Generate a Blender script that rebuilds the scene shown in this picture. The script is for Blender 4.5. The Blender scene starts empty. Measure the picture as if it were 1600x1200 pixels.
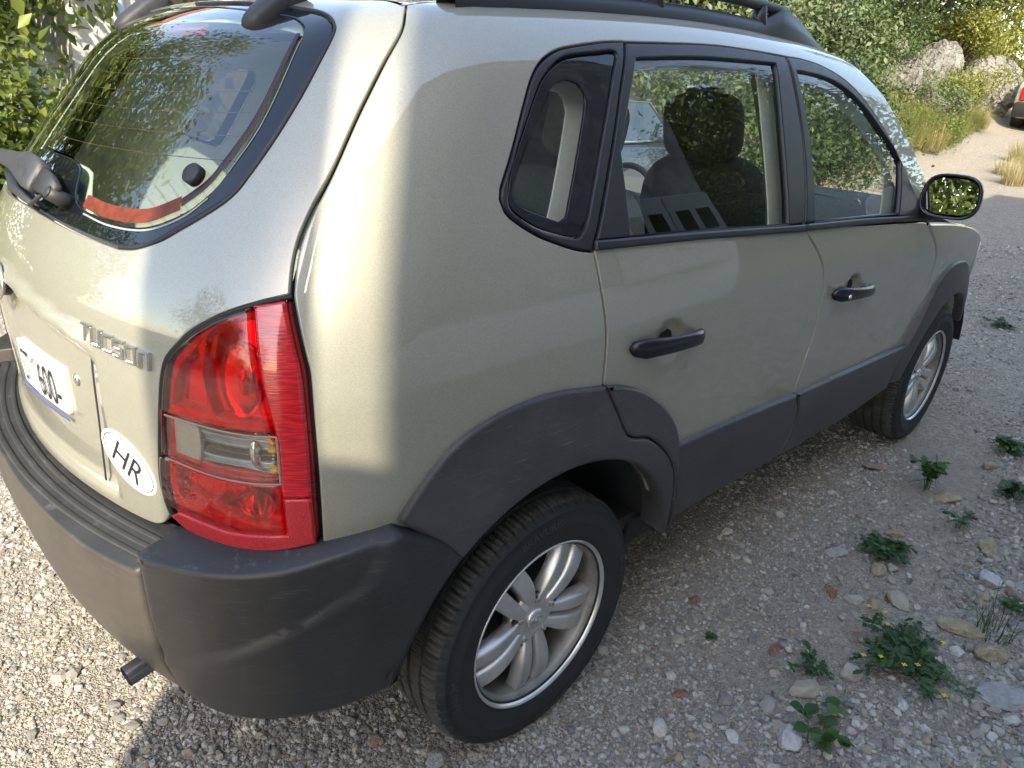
import bpy, math, random
import numpy as np
from mathutils import Vector, Matrix
from mathutils.geometry import delaunay_2d_cdt

random.seed(7); RNG = np.random.default_rng(7)
R = math.radians
SC_ = bpy.context.scene
COL = SC_.collection

# ------------------------------------------------------------------ camera
CAM_POS = (-1.0641, -1.8024, 1.5644)
YAW, PITCH, ROLL, FPX = 0.7886, -0.4027, 0.0537, 1132.03
cd = bpy.data.cameras.new('camera'); cam = bpy.data.objects.new('camera', cd); COL.objects.link(cam)
_f = np.array([math.cos(YAW)*math.cos(PITCH), math.sin(YAW)*math.cos(PITCH), math.sin(PITCH)])
_r = np.array([math.sin(YAW), -math.cos(YAW), 0.0]); _u = np.cross(_r, _f)
_r2 = math.cos(ROLL)*_r+math.sin(ROLL)*_u; _u2 = -math.sin(ROLL)*_r+math.cos(ROLL)*_u
M = Matrix(((_r2[0], _u2[0], -_f[0], CAM_POS[0]), (_r2[1], _u2[1], -_f[1], CAM_POS[1]), (_r2[2], _u2[2], -_f[2], CAM_POS[2]), (0, 0, 0, 1)))
cam.matrix_world = M
cd.sensor_width = 36; cd.lens = FPX/1600*36; cd.clip_start = .02; cd.clip_end = 2000
SC_.camera = cam

# ------------------------------------------------------------------ sky, sun, exposure
SUN_EL, SUN_AZ = R(39), R(225)          # azimuth measured from +x (the car's heading) towards +y
W = bpy.data.worlds.new('World'); SC_.world = W; W.use_nodes = True
nt = W.node_tree; nt.nodes.clear()
sky = nt.nodes.new('ShaderNodeTexSky'); sky.sky_type = 'NISHITA'; sky.sun_disc = False
sky.sun_elevation = SUN_EL; sky.sun_rotation = R(90)-SUN_AZ
sky.air_density = 1.0; sky.dust_density = .9; sky.ozone_density = .7
bg = nt.nodes.new('ShaderNodeBackground'); bg.inputs['Strength'].default_value = .15
ow = nt.nodes.new('ShaderNodeOutputWorld')
tint = nt.nodes.new('ShaderNodeMix'); tint.data_type = 'RGBA'; tint.blend_type = 'MULTIPLY'; tint.inputs[0].default_value = 1; tint.inputs[7].default_value = (1.09, 1.0, .895, 1)
nt.links.new(sky.outputs[0], tint.inputs[6]); nt.links.new(tint.outputs[2], bg.inputs[0]); nt.links.new(bg.outputs[0], ow.inputs[0])
sd = bpy.data.lights.new('sun', 'SUN'); sd.energy = 2.0; sd.angle = R(.53); sd.color = (1, .91, .74)
sun = bpy.data.objects.new('sun', sd); COL.objects.link(sun)
_sv = Vector((math.cos(SUN_EL)*math.cos(SUN_AZ), math.cos(SUN_EL)*math.sin(SUN_AZ), math.sin(SUN_EL)))
sun.rotation_euler = _sv.to_track_quat('Z', 'Y').to_euler()
SC_.view_settings.view_transform = 'Standard'; SC_.view_settings.look = 'None'
SC_.view_settings.gamma = 1; SC_.view_settings.exposure = 2.12; SC_.view_settings.use_curve_mapping = False
SC_.cycles.max_bounces = 8; SC_.cycles.transparent_max_bounces = 16; SC_.cycles.glossy_bounces = 5
SC_.cycles.diffuse_bounces = 3; SC_.cycles.use_denoising = True; SC_.cycles.caustics_reflective = False

# ------------------------------------------------------------------ object helpers
def tag(o, label=None, cat=None, group=None, kind=None):
    for k, v in (('label', label), ('category', cat), ('group', group), ('kind', kind)):
        if v: o[k] = v
    return o
def empty(name, loc=(0, 0, 0), rz=0, parent=None):
    o = bpy.data.objects.new(name, None); COL.objects.link(o); o.location = loc; o.rotation_euler[2] = rz
    if parent: o.parent = parent
    return o
def mesh_of(name, V, Fc, mats, smooth=True, normals=None, mi=None):
    me = bpy.data.meshes.new(name)
    me.from_pydata([tuple(v) for v in V], [], [tuple(int(i) for i in f) for f in Fc]); me.update()
    for m in (mats if isinstance(mats, (list, tuple)) else [mats]): me.materials.append(m)
    if mi is not None: me.polygons.foreach_set('material_index', list(mi))
    me.polygons.foreach_set('use_smooth', [smooth]*len(me.polygons))
    if normals is not None:
        me.normals_split_custom_set_from_vertices([tuple(n) for n in normals])
    return me
def link(name, me, parent=None, loc=None):
    o = bpy.data.objects.new(name, me); COL.objects.link(o)
    if parent: o.parent = parent
    if loc is not None: o.location = loc
    return o
def mk(name, V, Fc, mats, parent=None, smooth=True, normals=None, mirror=False, mi=None):
    V = np.asarray(V, float)
    if mirror:
        V = V*np.array([1, -1, 1]); Fc = [tuple(reversed(tuple(f))) for f in Fc]
        if normals is not None: normals = np.asarray(normals)*np.array([1, -1, 1])
    return link(name, mesh_of(name, V, Fc, mats, smooth, normals, mi), parent)
class MB:
    """collects simple shapes into one mesh"""
    def __init__(s): s.V = []; s.F = []
    def add(s, V, Fc):
        n = len(s.V); s.V += [tuple(v) for v in V]; s.F += [tuple(i+n for i in f) for f in Fc]; return s
    def box(s, a, b, bev=0.0):
        (x0, y0, z0), (x1, y1, z1) = a, b
        if bev <= 0:
            V = [(x0,y0,z0),(x1,y0,z0),(x1,y1,z0),(x0,y1,z0),(x0,y0,z1),(x1,y0,z1),(x1,y1,z1),(x0,y1,z1)]
            return s.add(V, [(3,2,1,0),(4,5,6,7),(0,1,5,4),(1,2,6,5),(2,3,7,6),(3,0,4,7)])
        e = bev; V = []; 
        for z, i in ((z0, e), (z0+e, 0), (z1-e, 0), (z1, e)):
            for (cx, cy, sx, sy) in ((x0,y0,1,1),(x1,y0,-1,1),(x1,y1,-1,-1),(x0,y1,1,-1)):
                c1 = (cx+sx*(i), cy+sy*(e+i)); c2 = (cx+sx*(e+i), cy+sy*i)
                if (sx, sy) in ((1,1),(-1,-1)): V += [(c1[0],c1[1],z),(c2[0],c2[1],z)]
                else: V += [(c2[0],c2[1],z),(c1[0],c1[1],z)]
        Fc = [tuple(range(7,-1,-1)), tuple(range(24,32))]
        for k in range(3):
            for j in range(8): Fc.append((k*8+j, k*8+(j+1)%8, k*8+8+(j+1)%8, k*8+8+j))
        return s.add(V, Fc)
    def tube(s, pts, r, n=10, caps=True):
        pts = [Vector(p) for p in pts]; rr = r if isinstance(r, (list, tuple)) else [r]*len(pts); V = []; Fc = []
        prev = None
        for i, p in enumerate(pts):
            d = (pts[min(i+1, len(pts)-1)]-pts[max(i-1, 0)]).normalized()
            a = (prev-d*prev.dot(d)) if prev else d.orthogonal()
            if a.length < 1e-6: a = d.orthogonal()
            a.normalize(); prev = a; b = d.cross(a)
            for k in range(n):
                t = 2*math.pi*k/n; V.append(p+(a*math.cos(t)+b*math.sin(t))*rr[i])
        for i in range(len(pts)-1):
            for k in range(n): Fc.append((i*n+k, i*n+(k+1)%n, (i+1)*n+(k+1)%n, (i+1)*n+k))
        if caps: Fc += [tuple(range(n-1, -1, -1)), tuple(range((len(pts)-1)*n, len(pts)*n))]
        return s.add(V, Fc)
    def ell(s, c, r, nu=16, nv=10, p=1.0):
        V = []; Fc = []
        sg = lambda v: math.copysign(abs(v)**p, v)
        for j in range(nv+1):
            f = math.pi*(j/nv-.5)
            for i in range(nu):
                a = 2*math.pi*i/nu
                V.append((c[0]+r[0]*sg(math.cos(f))*sg(math.cos(a)), c[1]+r[1]*sg(math.cos(f))*sg(math.sin(a)), c[2]+r[2]*sg(math.sin(f))))
        for j in range(nv):
            for i in range(nu): Fc.append((j*nu+i, j*nu+(i+1)%nu, (j+1)*nu+(i+1)%nu, (j+1)*nu+i))
        return s.add(V, Fc)
    def grid(s, fn, us, vs, flip=False):
        V = [fn(u, v) for v in vs for u in us]; n = len(us); Fc = []
        for j in range(len(vs)-1):
            for i in range(n-1):
                q = (j*n+i, j*n+i+1, (j+1)*n+i+1, (j+1)*n+i); Fc.append(q[::-1] if flip else q)
        return s.add(V, Fc)
    def build(s, name, mat, parent=None, smooth=True, mirror=False): return mk(name, s.V, s.F, mat, parent, smooth, mirror=mirror)

# ------------------------------------------------------------------ materials
def nodes_of(name):
    m = bpy.data.materials.new(name); m.use_nodes = True; t = m.node_tree; t.nodes.clear()
    o = t.nodes.new('ShaderNodeOutputMaterial'); return m, t, o
def N(t, ty, **kw):
    n = t.nodes.new(ty)
    for k, v in kw.items():
        if k in n.inputs: n.inputs[k].default_value = v
        else: setattr(n, k, v)
    return n
def ramp(t, src, stops):
    r = t.nodes.new('ShaderNodeValToRGB'); e = r.color_ramp.elements
    while len(e) < len(stops): e.new(.5)
    for q, (p, c) in zip(e, stops): q.position = p; q.color = (*c, 1) if len(c) == 3 else c
    t.links.new(src, r.inputs[0]); return r.outputs[0]
def coords(t, kind='Object', scale=None):
    tc = t.nodes.new('ShaderNodeTexCoord'); s = tc.outputs[kind]
    if scale is not None:
        mp = N(t, 'ShaderNodeMapping'); mp.inputs['Scale'].default_value = scale; t.links.new(s, mp.inputs[0]); s = mp.outputs[0]
    return s
def noise(t, co, scale, detail=4, rough=.55, out=0):
    n = N(t, 'ShaderNodeTexNoise'); n.inputs['Scale'].default_value = scale; n.inputs['Detail'].default_value = detail; n.inputs['Roughness'].default_value = rough
    t.links.new(co, n.inputs['Vector']); return n.outputs[out]
def bump(t, h, strength, dist=.01, normal=None):
    b = N(t, 'ShaderNodeBump'); b.inputs['Strength'].default_value = strength; b.inputs['Distance'].default_value = dist
    t.links.new(h, b.inputs['Height'])
    if normal: t.links.new(normal, b.inputs['Normal'])
    return b.outputs[0]
def mix(t, f, a, b, blend='MIX'):
    m = t.nodes.new('ShaderNodeMix'); m.data_type = 'RGBA'; m.blend_type = blend
    for i, v in ((0, f), (6, a), (7, b)):
        if hasattr(v, 'is_output') or hasattr(v, 'links'): t.links.new(v, m.inputs[i])
        else: m.inputs[i].default_value = v if i == 0 else (*v, 1)
    return m.outputs[2]
def plain(name, col, rough=.5, metal=0., coat=0., spec=.5, nscale=None, nvar=.15, bstr=0., bscale=300., bdist=.001, crough=.03, sub=0):
    m, t, o = nodes_of(name); p = N(t, 'ShaderNodeBsdfPrincipled'); t.links.new(p.outputs[0], o.inputs[0])
    p.inputs['Base Color'].default_value = (*col, 1); p.inputs['Roughness'].default_value = rough
    p.inputs['Metallic'].default_value = metal; p.inputs['Coat Weight'].default_value = coat; p.inputs['Coat Roughness'].default_value = crough
    p.inputs['Specular IOR Level'].default_value = spec
    co = coords(t)
    if nscale:
        n = noise(t, co, nscale, 6, .6)
        lo = tuple(max(0, c*(1-nvar)) for c in col); hi = tuple(c*(1+nvar) for c in col)
        t.links.new(ramp(t, n, [(.3, lo), (.7, hi)]), p.inputs['Base Color'])
        r = ramp(t, n, [(.3, (rough*.85,)*3), (.7, (min(1, rough*1.12),)*3)]); t.links.new(r, p.inputs['Roughness'])
    if bstr: t.links.new(bump(t, noise(t, co, bscale, 2), bstr, bdist), p.inputs['Normal'])
    return m
def glass(name, tint, refl=(1, 1, 1), f0=.05, rough=0., dust=0.):
    """thin pane: clear transmission with a Fresnel reflection, the same seen from both sides"""
    m, t, o = nodes_of(name)
    tr = N(t, 'ShaderNodeBsdfTransparent'); tr.inputs[0].default_value = (*tint, 1)
    gl = N(t, 'ShaderNodeBsdfGlossy'); gl.inputs['Roughness'].default_value = rough; gl.inputs[0].default_value = (*refl, 1)
    lw = N(t, 'ShaderNodeLayerWeight'); lw.inputs['Blend'].default_value = .5
    pw = N(t, 'ShaderNodeMath', operation='POWER'); pw.inputs[1].default_value = 4.2; t.links.new(lw.outputs['Facing'], pw.inputs[0])
    ma = N(t, 'ShaderNodeMath', operation='MULTIPLY_ADD'); ma.inputs[1].default_value = 1-f0; ma.inputs[2].default_value = f0; t.links.new(pw.outputs[0], ma.inputs[0])
    mx = N(t, 'ShaderNodeMixShader'); t.links.new(ma.outputs[0], mx.inputs[0]); t.links.new(tr.outputs[0], mx.inputs[1]); t.links.new(gl.outputs[0], mx.inputs[2])
    s = mx.outputs[0]
    if dust:
        df = N(t, 'ShaderNodeBsdfDiffuse'); df.inputs[0].default_value = (.5, .46, .38, 1)
        n = noise(t, coords(t), 60, 8, .75); f = ramp(t, n, [(.42, (0, 0, 0)), (.8, (dust,)*3)])
        m2 = N(t, 'ShaderNodeMixShader'); t.links.new(f, m2.inputs[0]); t.links.new(s, m2.inputs[1]); t.links.new(df.outputs[0], m2.inputs[2]); s = m2.outputs[0]
    t.links.new(s, o.inputs[0]); return m

def make_paint(name, col):
    m, t, o = nodes_of(name); p = N(t, 'ShaderNodeBsdfPrincipled'); t.links.new(p.outputs[0], o.inputs[0])
    co = coords(t)
    fl = N(t, 'ShaderNodeTexVoronoi'); fl.inputs['Scale'].default_value = 1100; t.links.new(co, fl.inputs['Vector'])
    lo = tuple(v*.84 for v in col); hi = tuple(v*1.16 for v in col)
    rgb = N(t, 'ShaderNodeSeparateColor'); t.links.new(fl.outputs['Color'], rgb.inputs[0])
    base = ramp(t, rgb.outputs[0], [(0, lo), (1, hi)])
    # road dust, thicker towards the sills, with its own blotchy edge; a few fine scratches
    sp = N(t, 'ShaderNodeSeparateXYZ'); t.links.new(co, sp.inputs[0])
    dirt = noise(t, co, 6, 9, .72)
    hz = N(t, 'ShaderNodeMapRange'); hz.inputs['From Min'].default_value = .55; hz.inputs['From Max'].default_value = 1.15; hz.inputs['To Min'].default_value = .30; hz.inputs['To Max'].default_value = .0; t.links.new(sp.outputs[2], hz.inputs['Value'])
    ad = N(t, 'ShaderNodeMath', operation='ADD'); t.links.new(dirt, ad.inputs[0]); t.links.new(hz.outputs[0], ad.inputs[1])
    df = ramp(t, ad.outputs[0], [(.52, (0, 0, 0)), (.95, (.38, .38, .38))])
    spk = noise(t, co, 130, 3, .6); sf = ramp(t, spk, [(.70, (0, 0, 0)), (.76, (.35, .35, .35))])
    mp = N(t, 'ShaderNodeMapping'); mp.inputs['Scale'].default_value = (3, 3, 60); mp.inputs['Rotation'].default_value = (0, R(-24), 0); t.links.new(co, mp.inputs[0])
    scr = ramp(t, noise(t, mp.outputs[0], 5, 3, .6), [(.735, (0, 0, 0)), (.75, (.30, .30, .30))])
    scz = N(t, 'ShaderNodeMapRange'); scz.inputs['From Min'].default_value = .95; scz.inputs['From Max'].default_value = .80; t.links.new(sp.outputs[2], scz.inputs['Value'])
    mm = N(t, 'ShaderNodeMath', operation='MULTIPLY'); t.links.new(scr, mm.inputs[0]); t.links.new(scz.outputs[0], mm.inputs[1])
    c = mix(t, df, base, (.30, .27, .215)); c = mix(t, sf, c, (.42, .40, .34)); c = mix(t, mm.outputs[0], c, (.55, .54, .50))
    t.links.new(c, p.inputs['Base Color'])
    iv = N(t, 'ShaderNodeMath', operation='MULTIPLY_ADD'); t.links.new(df, iv.inputs[0]); iv.inputs[1].default_value = -.25; iv.inputs[2].default_value = .20; t.links.new(iv.outputs[0], p.inputs['Metallic'])
    p.inputs['Roughness'].default_value = .45
    cw = N(t, 'ShaderNodeMath', operation='MULTIPLY_ADD'); t.links.new(df, cw.inputs[0]); cw.inputs[1].default_value = -1.2; cw.inputs[2].default_value = 1.0; t.links.new(cw.outputs[0], p.inputs['Coat Weight'])
    p.inputs['Coat Roughness'].default_value = .015; p.inputs['Coat IOR'].default_value = 1.85
    t.links.new(bump(t, rgb.outputs[1], .05, .0006), p.inputs['Normal'])
    return m
PAINT = make_paint('champagne_paint', (.325, .314, .248))
def make_cladding(name, col, rough, scratch, dust):
    m, t, o = nodes_of(name); p = N(t, 'ShaderNodeBsdfPrincipled'); t.links.new(p.outputs[0], o.inputs[0])
    co = coords(t); n = noise(t, co, 5, 9, .68)
    c = ramp(t, n, [(.3, tuple(v*.75 for v in col)), (.72, tuple(v*1.45 for v in col))])
    mp = N(t, 'ShaderNodeMapping'); mp.inputs['Scale'].default_value = (5, 5, 120); mp.inputs['Rotation'].default_value = (0, R(-14), 0); t.links.new(co, mp.inputs[0])
    f = ramp(t, noise(t, mp.outputs[0], 3.2, 6, .7), [(.59, (0, 0, 0)), (.70, (scratch,)*3)])
    c = mix(t, f, c, (.34, .33, .31))
    spk = ramp(t, noise(t, co, 95, 4, .7), [(.66, (0, 0, 0)), (.74, (.22,)*3)]); c = mix(t, spk, c, (.30, .28, .25))
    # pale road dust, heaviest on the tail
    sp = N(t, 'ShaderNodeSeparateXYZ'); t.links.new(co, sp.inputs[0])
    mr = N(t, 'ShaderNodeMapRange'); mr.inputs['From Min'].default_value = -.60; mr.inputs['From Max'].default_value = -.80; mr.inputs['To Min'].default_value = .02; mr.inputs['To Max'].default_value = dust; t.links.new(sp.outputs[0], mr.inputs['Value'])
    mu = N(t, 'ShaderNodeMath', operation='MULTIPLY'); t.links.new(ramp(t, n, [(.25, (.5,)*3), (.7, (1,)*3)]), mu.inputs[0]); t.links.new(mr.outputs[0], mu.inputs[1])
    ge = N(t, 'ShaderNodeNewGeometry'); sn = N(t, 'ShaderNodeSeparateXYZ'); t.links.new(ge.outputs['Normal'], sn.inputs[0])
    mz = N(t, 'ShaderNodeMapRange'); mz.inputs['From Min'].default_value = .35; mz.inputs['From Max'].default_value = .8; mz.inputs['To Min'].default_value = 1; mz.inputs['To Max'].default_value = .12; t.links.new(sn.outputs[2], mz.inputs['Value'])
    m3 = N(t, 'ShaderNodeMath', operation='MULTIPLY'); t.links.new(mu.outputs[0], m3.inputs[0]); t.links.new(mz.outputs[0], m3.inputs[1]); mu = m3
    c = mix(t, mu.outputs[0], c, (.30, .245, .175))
    t.links.new(c, p.inputs['Base Color'])
    t.links.new(ramp(t, n, [(.3, (rough-.06,)*3), (.7, (rough+.08,)*3)]), p.inputs['Roughness'])
    p.inputs['Specular IOR Level'].default_value = .45
    t.links.new(bump(t, noise(t, co, 700, 2), .22, .0008), p.inputs['Normal'])
    return m
CLAD = make_cladding('grey_plastic_cladding', (.047, .044, .046), .44, .30, .06)
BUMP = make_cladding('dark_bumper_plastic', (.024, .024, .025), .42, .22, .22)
TRIM = plain('black_window_trim', (.022, .022, .026), .42, nscale=40, nvar=.2)
GLOSSB = plain('gloss_black', (.006, .006, .008), .05, coat=1)
BANDM = plain('ceramic_band', (.008, .010, .013), .01, spec=.6)
RUBBER = plain('tyre_rubber', (.017, .017, .018), .72, nscale=25, nvar=.35, bstr=.25, bscale=180, bdist=.001)
TREADM = plain('dusty_tread_rubber', (.055, .052, .048), .85, nscale=30, nvar=.5, bstr=.3, bscale=120, bdist=.001)
ALLOY = plain('alloy_silver', (.66, .65, .63), .34, metal=.75, nscale=16, nvar=.15, bstr=.04, bscale=400)
BARREL = plain('dusty_alloy', (.26, .245, .22), .48, metal=.5, nscale=14, nvar=.35)
STEEL = plain('dark_steel', (.09, .085, .08), .5, metal=.7, nscale=20, nvar=.3)
CHROME = plain('chrome', (.78, .78, .78), .10, metal=1)
DARK = plain('black_void', (.008, .008, .008), .8)
UNDER = plain('underbody_black', (.02, .02, .02), .8, nscale=12, nvar=.4)
LTRIM = plain('light_interior_plastic', (.66, .65, .58), .6, nscale=200, nvar=.06)
DTRIM = plain('dark_interior_plastic', (.035, .035, .037), .55, nscale=100, nvar=.15)
SEATM = plain('grey_seat_cloth', (.16, .16, .15), .9, nscale=160, nvar=.25, bstr=.2, bscale=500)
SEATD = plain('dark_seat_cloth', (.035, .035, .036), .9, nscale=160, nvar=.25, bstr=.2, bscale=500)
HEADL = plain('headliner', (.42, .41, .38), .95)
WGLASS = glass('side_glass', (.86, .91, .88), f0=.075)
RGLASS = glass('rear_glass', (.80, .89, .83), f0=.10)
REDL = glass('red_lens', (.95, .025, .035), f0=.06, dust=.12)
REDS = glass('red_side_lens', (.80, .02, .025), f0=.06, dust=.08)
CLEARL = glass('clear_lens', (.86, .85, .80), f0=.06, dust=.18)
MIRR = plain('mirror_glass', (.85, .88, .88), .0, metal=1)
REFLM = plain('lamp_reflector', (.86, .86, .86), .16, metal=.9)
WHITEP = plain('white_print', (.78, .77, .73), .45, nscale=30, nvar=.08)
BLACKP = plain('black_print', (.02, .02, .025), .5)
SEAL_SHADED = plain('sealant_shaded_tone', (.035, .014, .022), .5, nscale=60, nvar=.3)  # red-brown rear seal where shaded, the shade put into the colour
SEAL_SUNLIT = plain('sealant_sunlit_tone', (.14, .024, .005), .55, nscale=60, nvar=.35)  # same rear seal where the sun strikes, sunlight put into the colour
AMBER = plain('amber_bulb', (.85, .42, .03), .25)

class Spl:
    """natural cubic spline with linear extrapolation"""
    def __init__(s, xs, ys):
        x=s.x=np.array(xs,float); y=s.y=np.array(ys,float); n=len(x); h=np.diff(x)
        A=np.zeros((n,n)); b=np.zeros(n); A[0,0]=A[-1,-1]=1
        for i in range(1,n-1):
            A[i,i-1]=h[i-1];A[i,i]=2*(h[i-1]+h[i]);A[i,i+1]=h[i]
            b[i]=6*((y[i+1]-y[i])/h[i]-(y[i]-y[i-1])/h[i-1])
        s.m=np.linalg.solve(A,b)
    def __call__(s,q):
        q=np.asarray(q,float); x,y,m=s.x,s.y,s.m
        c=np.clip(q,x[0],x[-1]); i=np.clip(np.searchsorted(x,c)-1,0,len(x)-2); h=x[i+1]-x[i]
        a=(x[i+1]-c)/h; b=(c-x[i])/h
        v=a*y[i]+b*y[i+1]+((a**3-a)*m[i]+(b**3-b)*m[i+1])*h*h/6
        d=(y[i+1]-y[i])/h+(-(3*a*a-1)*m[i]+(3*b*b-1)*m[i+1])*h/6
        return v+d*(q-c)
SIDE_W=Spl([.30,.45,.6,.8,.95,1.08,1.17,1.25,1.40,1.55,1.68],[.845,.868,.884,.894,.897,.892,.879,.860,.812,.760,.712])
TAPER=Spl([-1.0,-.6,-.3,.1,.6,2.0,2.7,3.1,3.4],[.075,.038,.018,.004,0,.002,.018,.05,.10])
REAR_X=Spl([.3,.6,.8,.95,1.08,1.18,1.27,1.36,1.5,1.62,1.70],[-.78,-.795,-.803,-.808,-.803,-.778,-.728,-.664,-.553,-.455,-.39])
ROOF_Z=Spl([-1.0,-.35,.2,.8,1.3,1.65,1.95],[1.61,1.682,1.722,1.74,1.722,1.69,1.64])
WIND_X=Spl([1.0,1.12,1.275,1.47,1.613,1.8],[2.95,2.73,2.48,2.155,1.85,1.42])
NOSE_X=Spl([.3,.6,.9,1.05,1.2],[3.36,3.45,3.44,3.36,3.2])
def rnd(a,b,R,p=2.35):
    """rounded meeting of two half spaces (negative inside)"""
    u=np.maximum(a+R,0);v=np.maximum(b+R,0)
    return np.minimum(np.maximum(a,b)+R,0)+(u**p+v**p)**(1/p)-R
def F(x,y,z,up=True):
    ay=np.sqrt(y*y+1e-8)
    gs=ay-SIDE_W(z)+TAPER(x)
    gr=(REAR_X(z)+.30*y*y-x)*np.where(z>1.05,1-.22*np.clip((z-1.05)/.25,0,1),1)
    a=rnd(gs,gr,.20)
    if up:
        gf=(x-WIND_X(z)+.30*y*y)*.55
        a=rnd(a,gf,.06)
        gt=z-ROOF_Z(x)+.055*y*y
        a=rnd(a,gt,.115)
    else:
        gf=x-NOSE_X(z)+.22*y*y
        a=rnd(a,gf,.28)
    return a
X0,LA,Z0,MF=.25,.85,1.28,.70
def frame(s,t):
    s=np.asarray(s,float);t=np.asarray(t,float)
    a=np.clip((X0-s)/LA,0,np.pi)
    bx=np.where(s>X0,s,X0)
    f=np.clip((t-Z0)/MF,0,np.pi/2); bz=np.minimum(t,Z0)
    return bx,bz,-np.sin(a)*np.cos(f),-np.cos(a)*np.cos(f),np.sin(f)
def P(s,t,up=True):
    bx,bz,dx,dy,dz=frame(s,t)
    lo=np.zeros_like(bx+bz);hi=lo+4.
    for _ in range(36):
        m=.5*(lo+hi); o=F(bx+m*dx,m*dy,bz+m*dz,up)>0
        hi=np.where(o,m,hi);lo=np.where(o,lo,m)
    m=.5*(lo+hi)
    return np.stack([bx+m*dx,m*dy,bz+m*dz],-1)
def st(p):
    x,y,z=p
    if x>X0: s=x;h=abs(y)
    else:
        a=np.arctan2(X0-x,-y); s=X0-LA*a; h=np.hypot(X0-x,y)
    t=z if z<=Z0 else Z0+MF*np.arctan2(z-Z0,h)
    return s,t
# ------------------------------------------------------------------ panels that lie on the car's outer surface
SCN = X0-LA*np.pi/2                      # s of the car's centre line at the tail
def sx(x, y=.88): return X0-LA*math.atan2(X0-x, y) if x < X0 else x
def st_of(p):
    x, y, z = p
    if x > X0: s = x; h = abs(y)
    else: s = X0-LA*math.atan2(X0-x, -y); h = math.hypot(X0-x, y)
    return (s, z if z <= Z0 else Z0+MF*math.atan2(z-Z0, h))
def top_z(x, y, up=True):
    x = np.asarray(x, float); y = np.asarray(y, float)
    lo = np.zeros_like(x+y)+(1.25 if up else .7); hi = lo+.9
    for _ in range(34):
        m = .5*(lo+hi); o = F(x, y, m, up) > 0; hi = np.where(o, m, hi); lo = np.where(o, lo, m)
    return .5*(lo+hi)
def body_map(up=True):
    def Q(s, t, d):
        p = P(s, t, up); e = 5e-4
        g = np.stack([F(p[:, 0]+v[0], p[:, 1]+v[1], p[:, 2]+v[2], up)-F(p[:, 0]-v[0], p[:, 1]-v[1], p[:, 2]-v[2], up) for v in ((e, 0, 0), (0, e, 0), (0, 0, e))], -1)
        g /= np.linalg.norm(g, axis=1, keepdims=True)+1e-12
        return p+g*np.asarray(d).reshape(-1, 1)
    return Q
MAPU, MAPL = body_map(True), body_map(False)
def catmull(pts, h):
    p = np.array(pts, float)
    if len(p) < 3:
        n = max(1, int(np.linalg.norm(p[1]-p[0])/h)); return p[0]+(p[1]-p[0])*np.linspace(0, 1, n+1)[:, None]
    q = np.vstack([2*p[0]-p[1], p, 2*p[-1]-p[-2]]); out = []
    for i in range(len(p)-1):
        a, b, c, d = q[i:i+4]; n = max(1, int(np.linalg.norm(c-b)/h))
        t = (np.arange(n)/n)[:, None]
        out.append(.5*((2*b)+(c-a)*t+(2*a-5*b+4*c-d)*t*t+(3*b-a-3*c+d)*t**3))
    return np.vstack(out+[p[-1:]])
def outline(curves, h):
    """curves: lists of points; smooth inside each, corners where two meet"""
    o = []
    for c in curves:
        k = catmull(c, h)
        if o and np.linalg.norm(k[0]-o[-1][-1]) < 1e-6: k = k[1:]
        o.append(k)
    p = np.vstack(o)
    if np.linalg.norm(p[0]-p[-1]) < 1e-6: p = p[:-1]
    keep = [0]
    for i in range(1, len(p)):
        if np.linalg.norm(p[i]-p[keep[-1]]) > h*.15: keep.append(i)
    p = p[keep]
    x, y = p[:, 0], p[:, 1]
    if np.sum(x*np.roll(y, -1)-np.roll(x, -1)*y) < 0: p = p[::-1]
    return p
def out2d(p):
    a = p-np.roll(p, 1, 0); b = np.roll(p, -1, 0)-p
    na = np.stack([a[:, 1], -a[:, 0]], -1); nb = np.stack([b[:, 1], -b[:, 0]], -1)
    na /= np.linalg.norm(na, axis=1, keepdims=True)+1e-12; nb /= np.linalg.norm(nb, axis=1, keepdims=True)+1e-12
    n = na+nb; l = np.linalg.norm(n, axis=1, keepdims=True); n /= l+1e-9
    c = np.clip(np.sum(n*na, 1, keepdims=True), .55, 1); return n/c
def inside(pts, poly):
    x, y = pts[:, 0], pts[:, 1]; r = np.zeros(len(pts), bool); n = len(poly)
    for i in range(n):
        x0, y0 = poly[i]; x1, y1 = poly[(i+1) % n]
        if y0 == y1: continue
        c = ((y0 > y) != (y1 > y)) & (x < (x1-x0)*(y-y0)/(y1-y0)+x0); r ^= c
    return r
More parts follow.
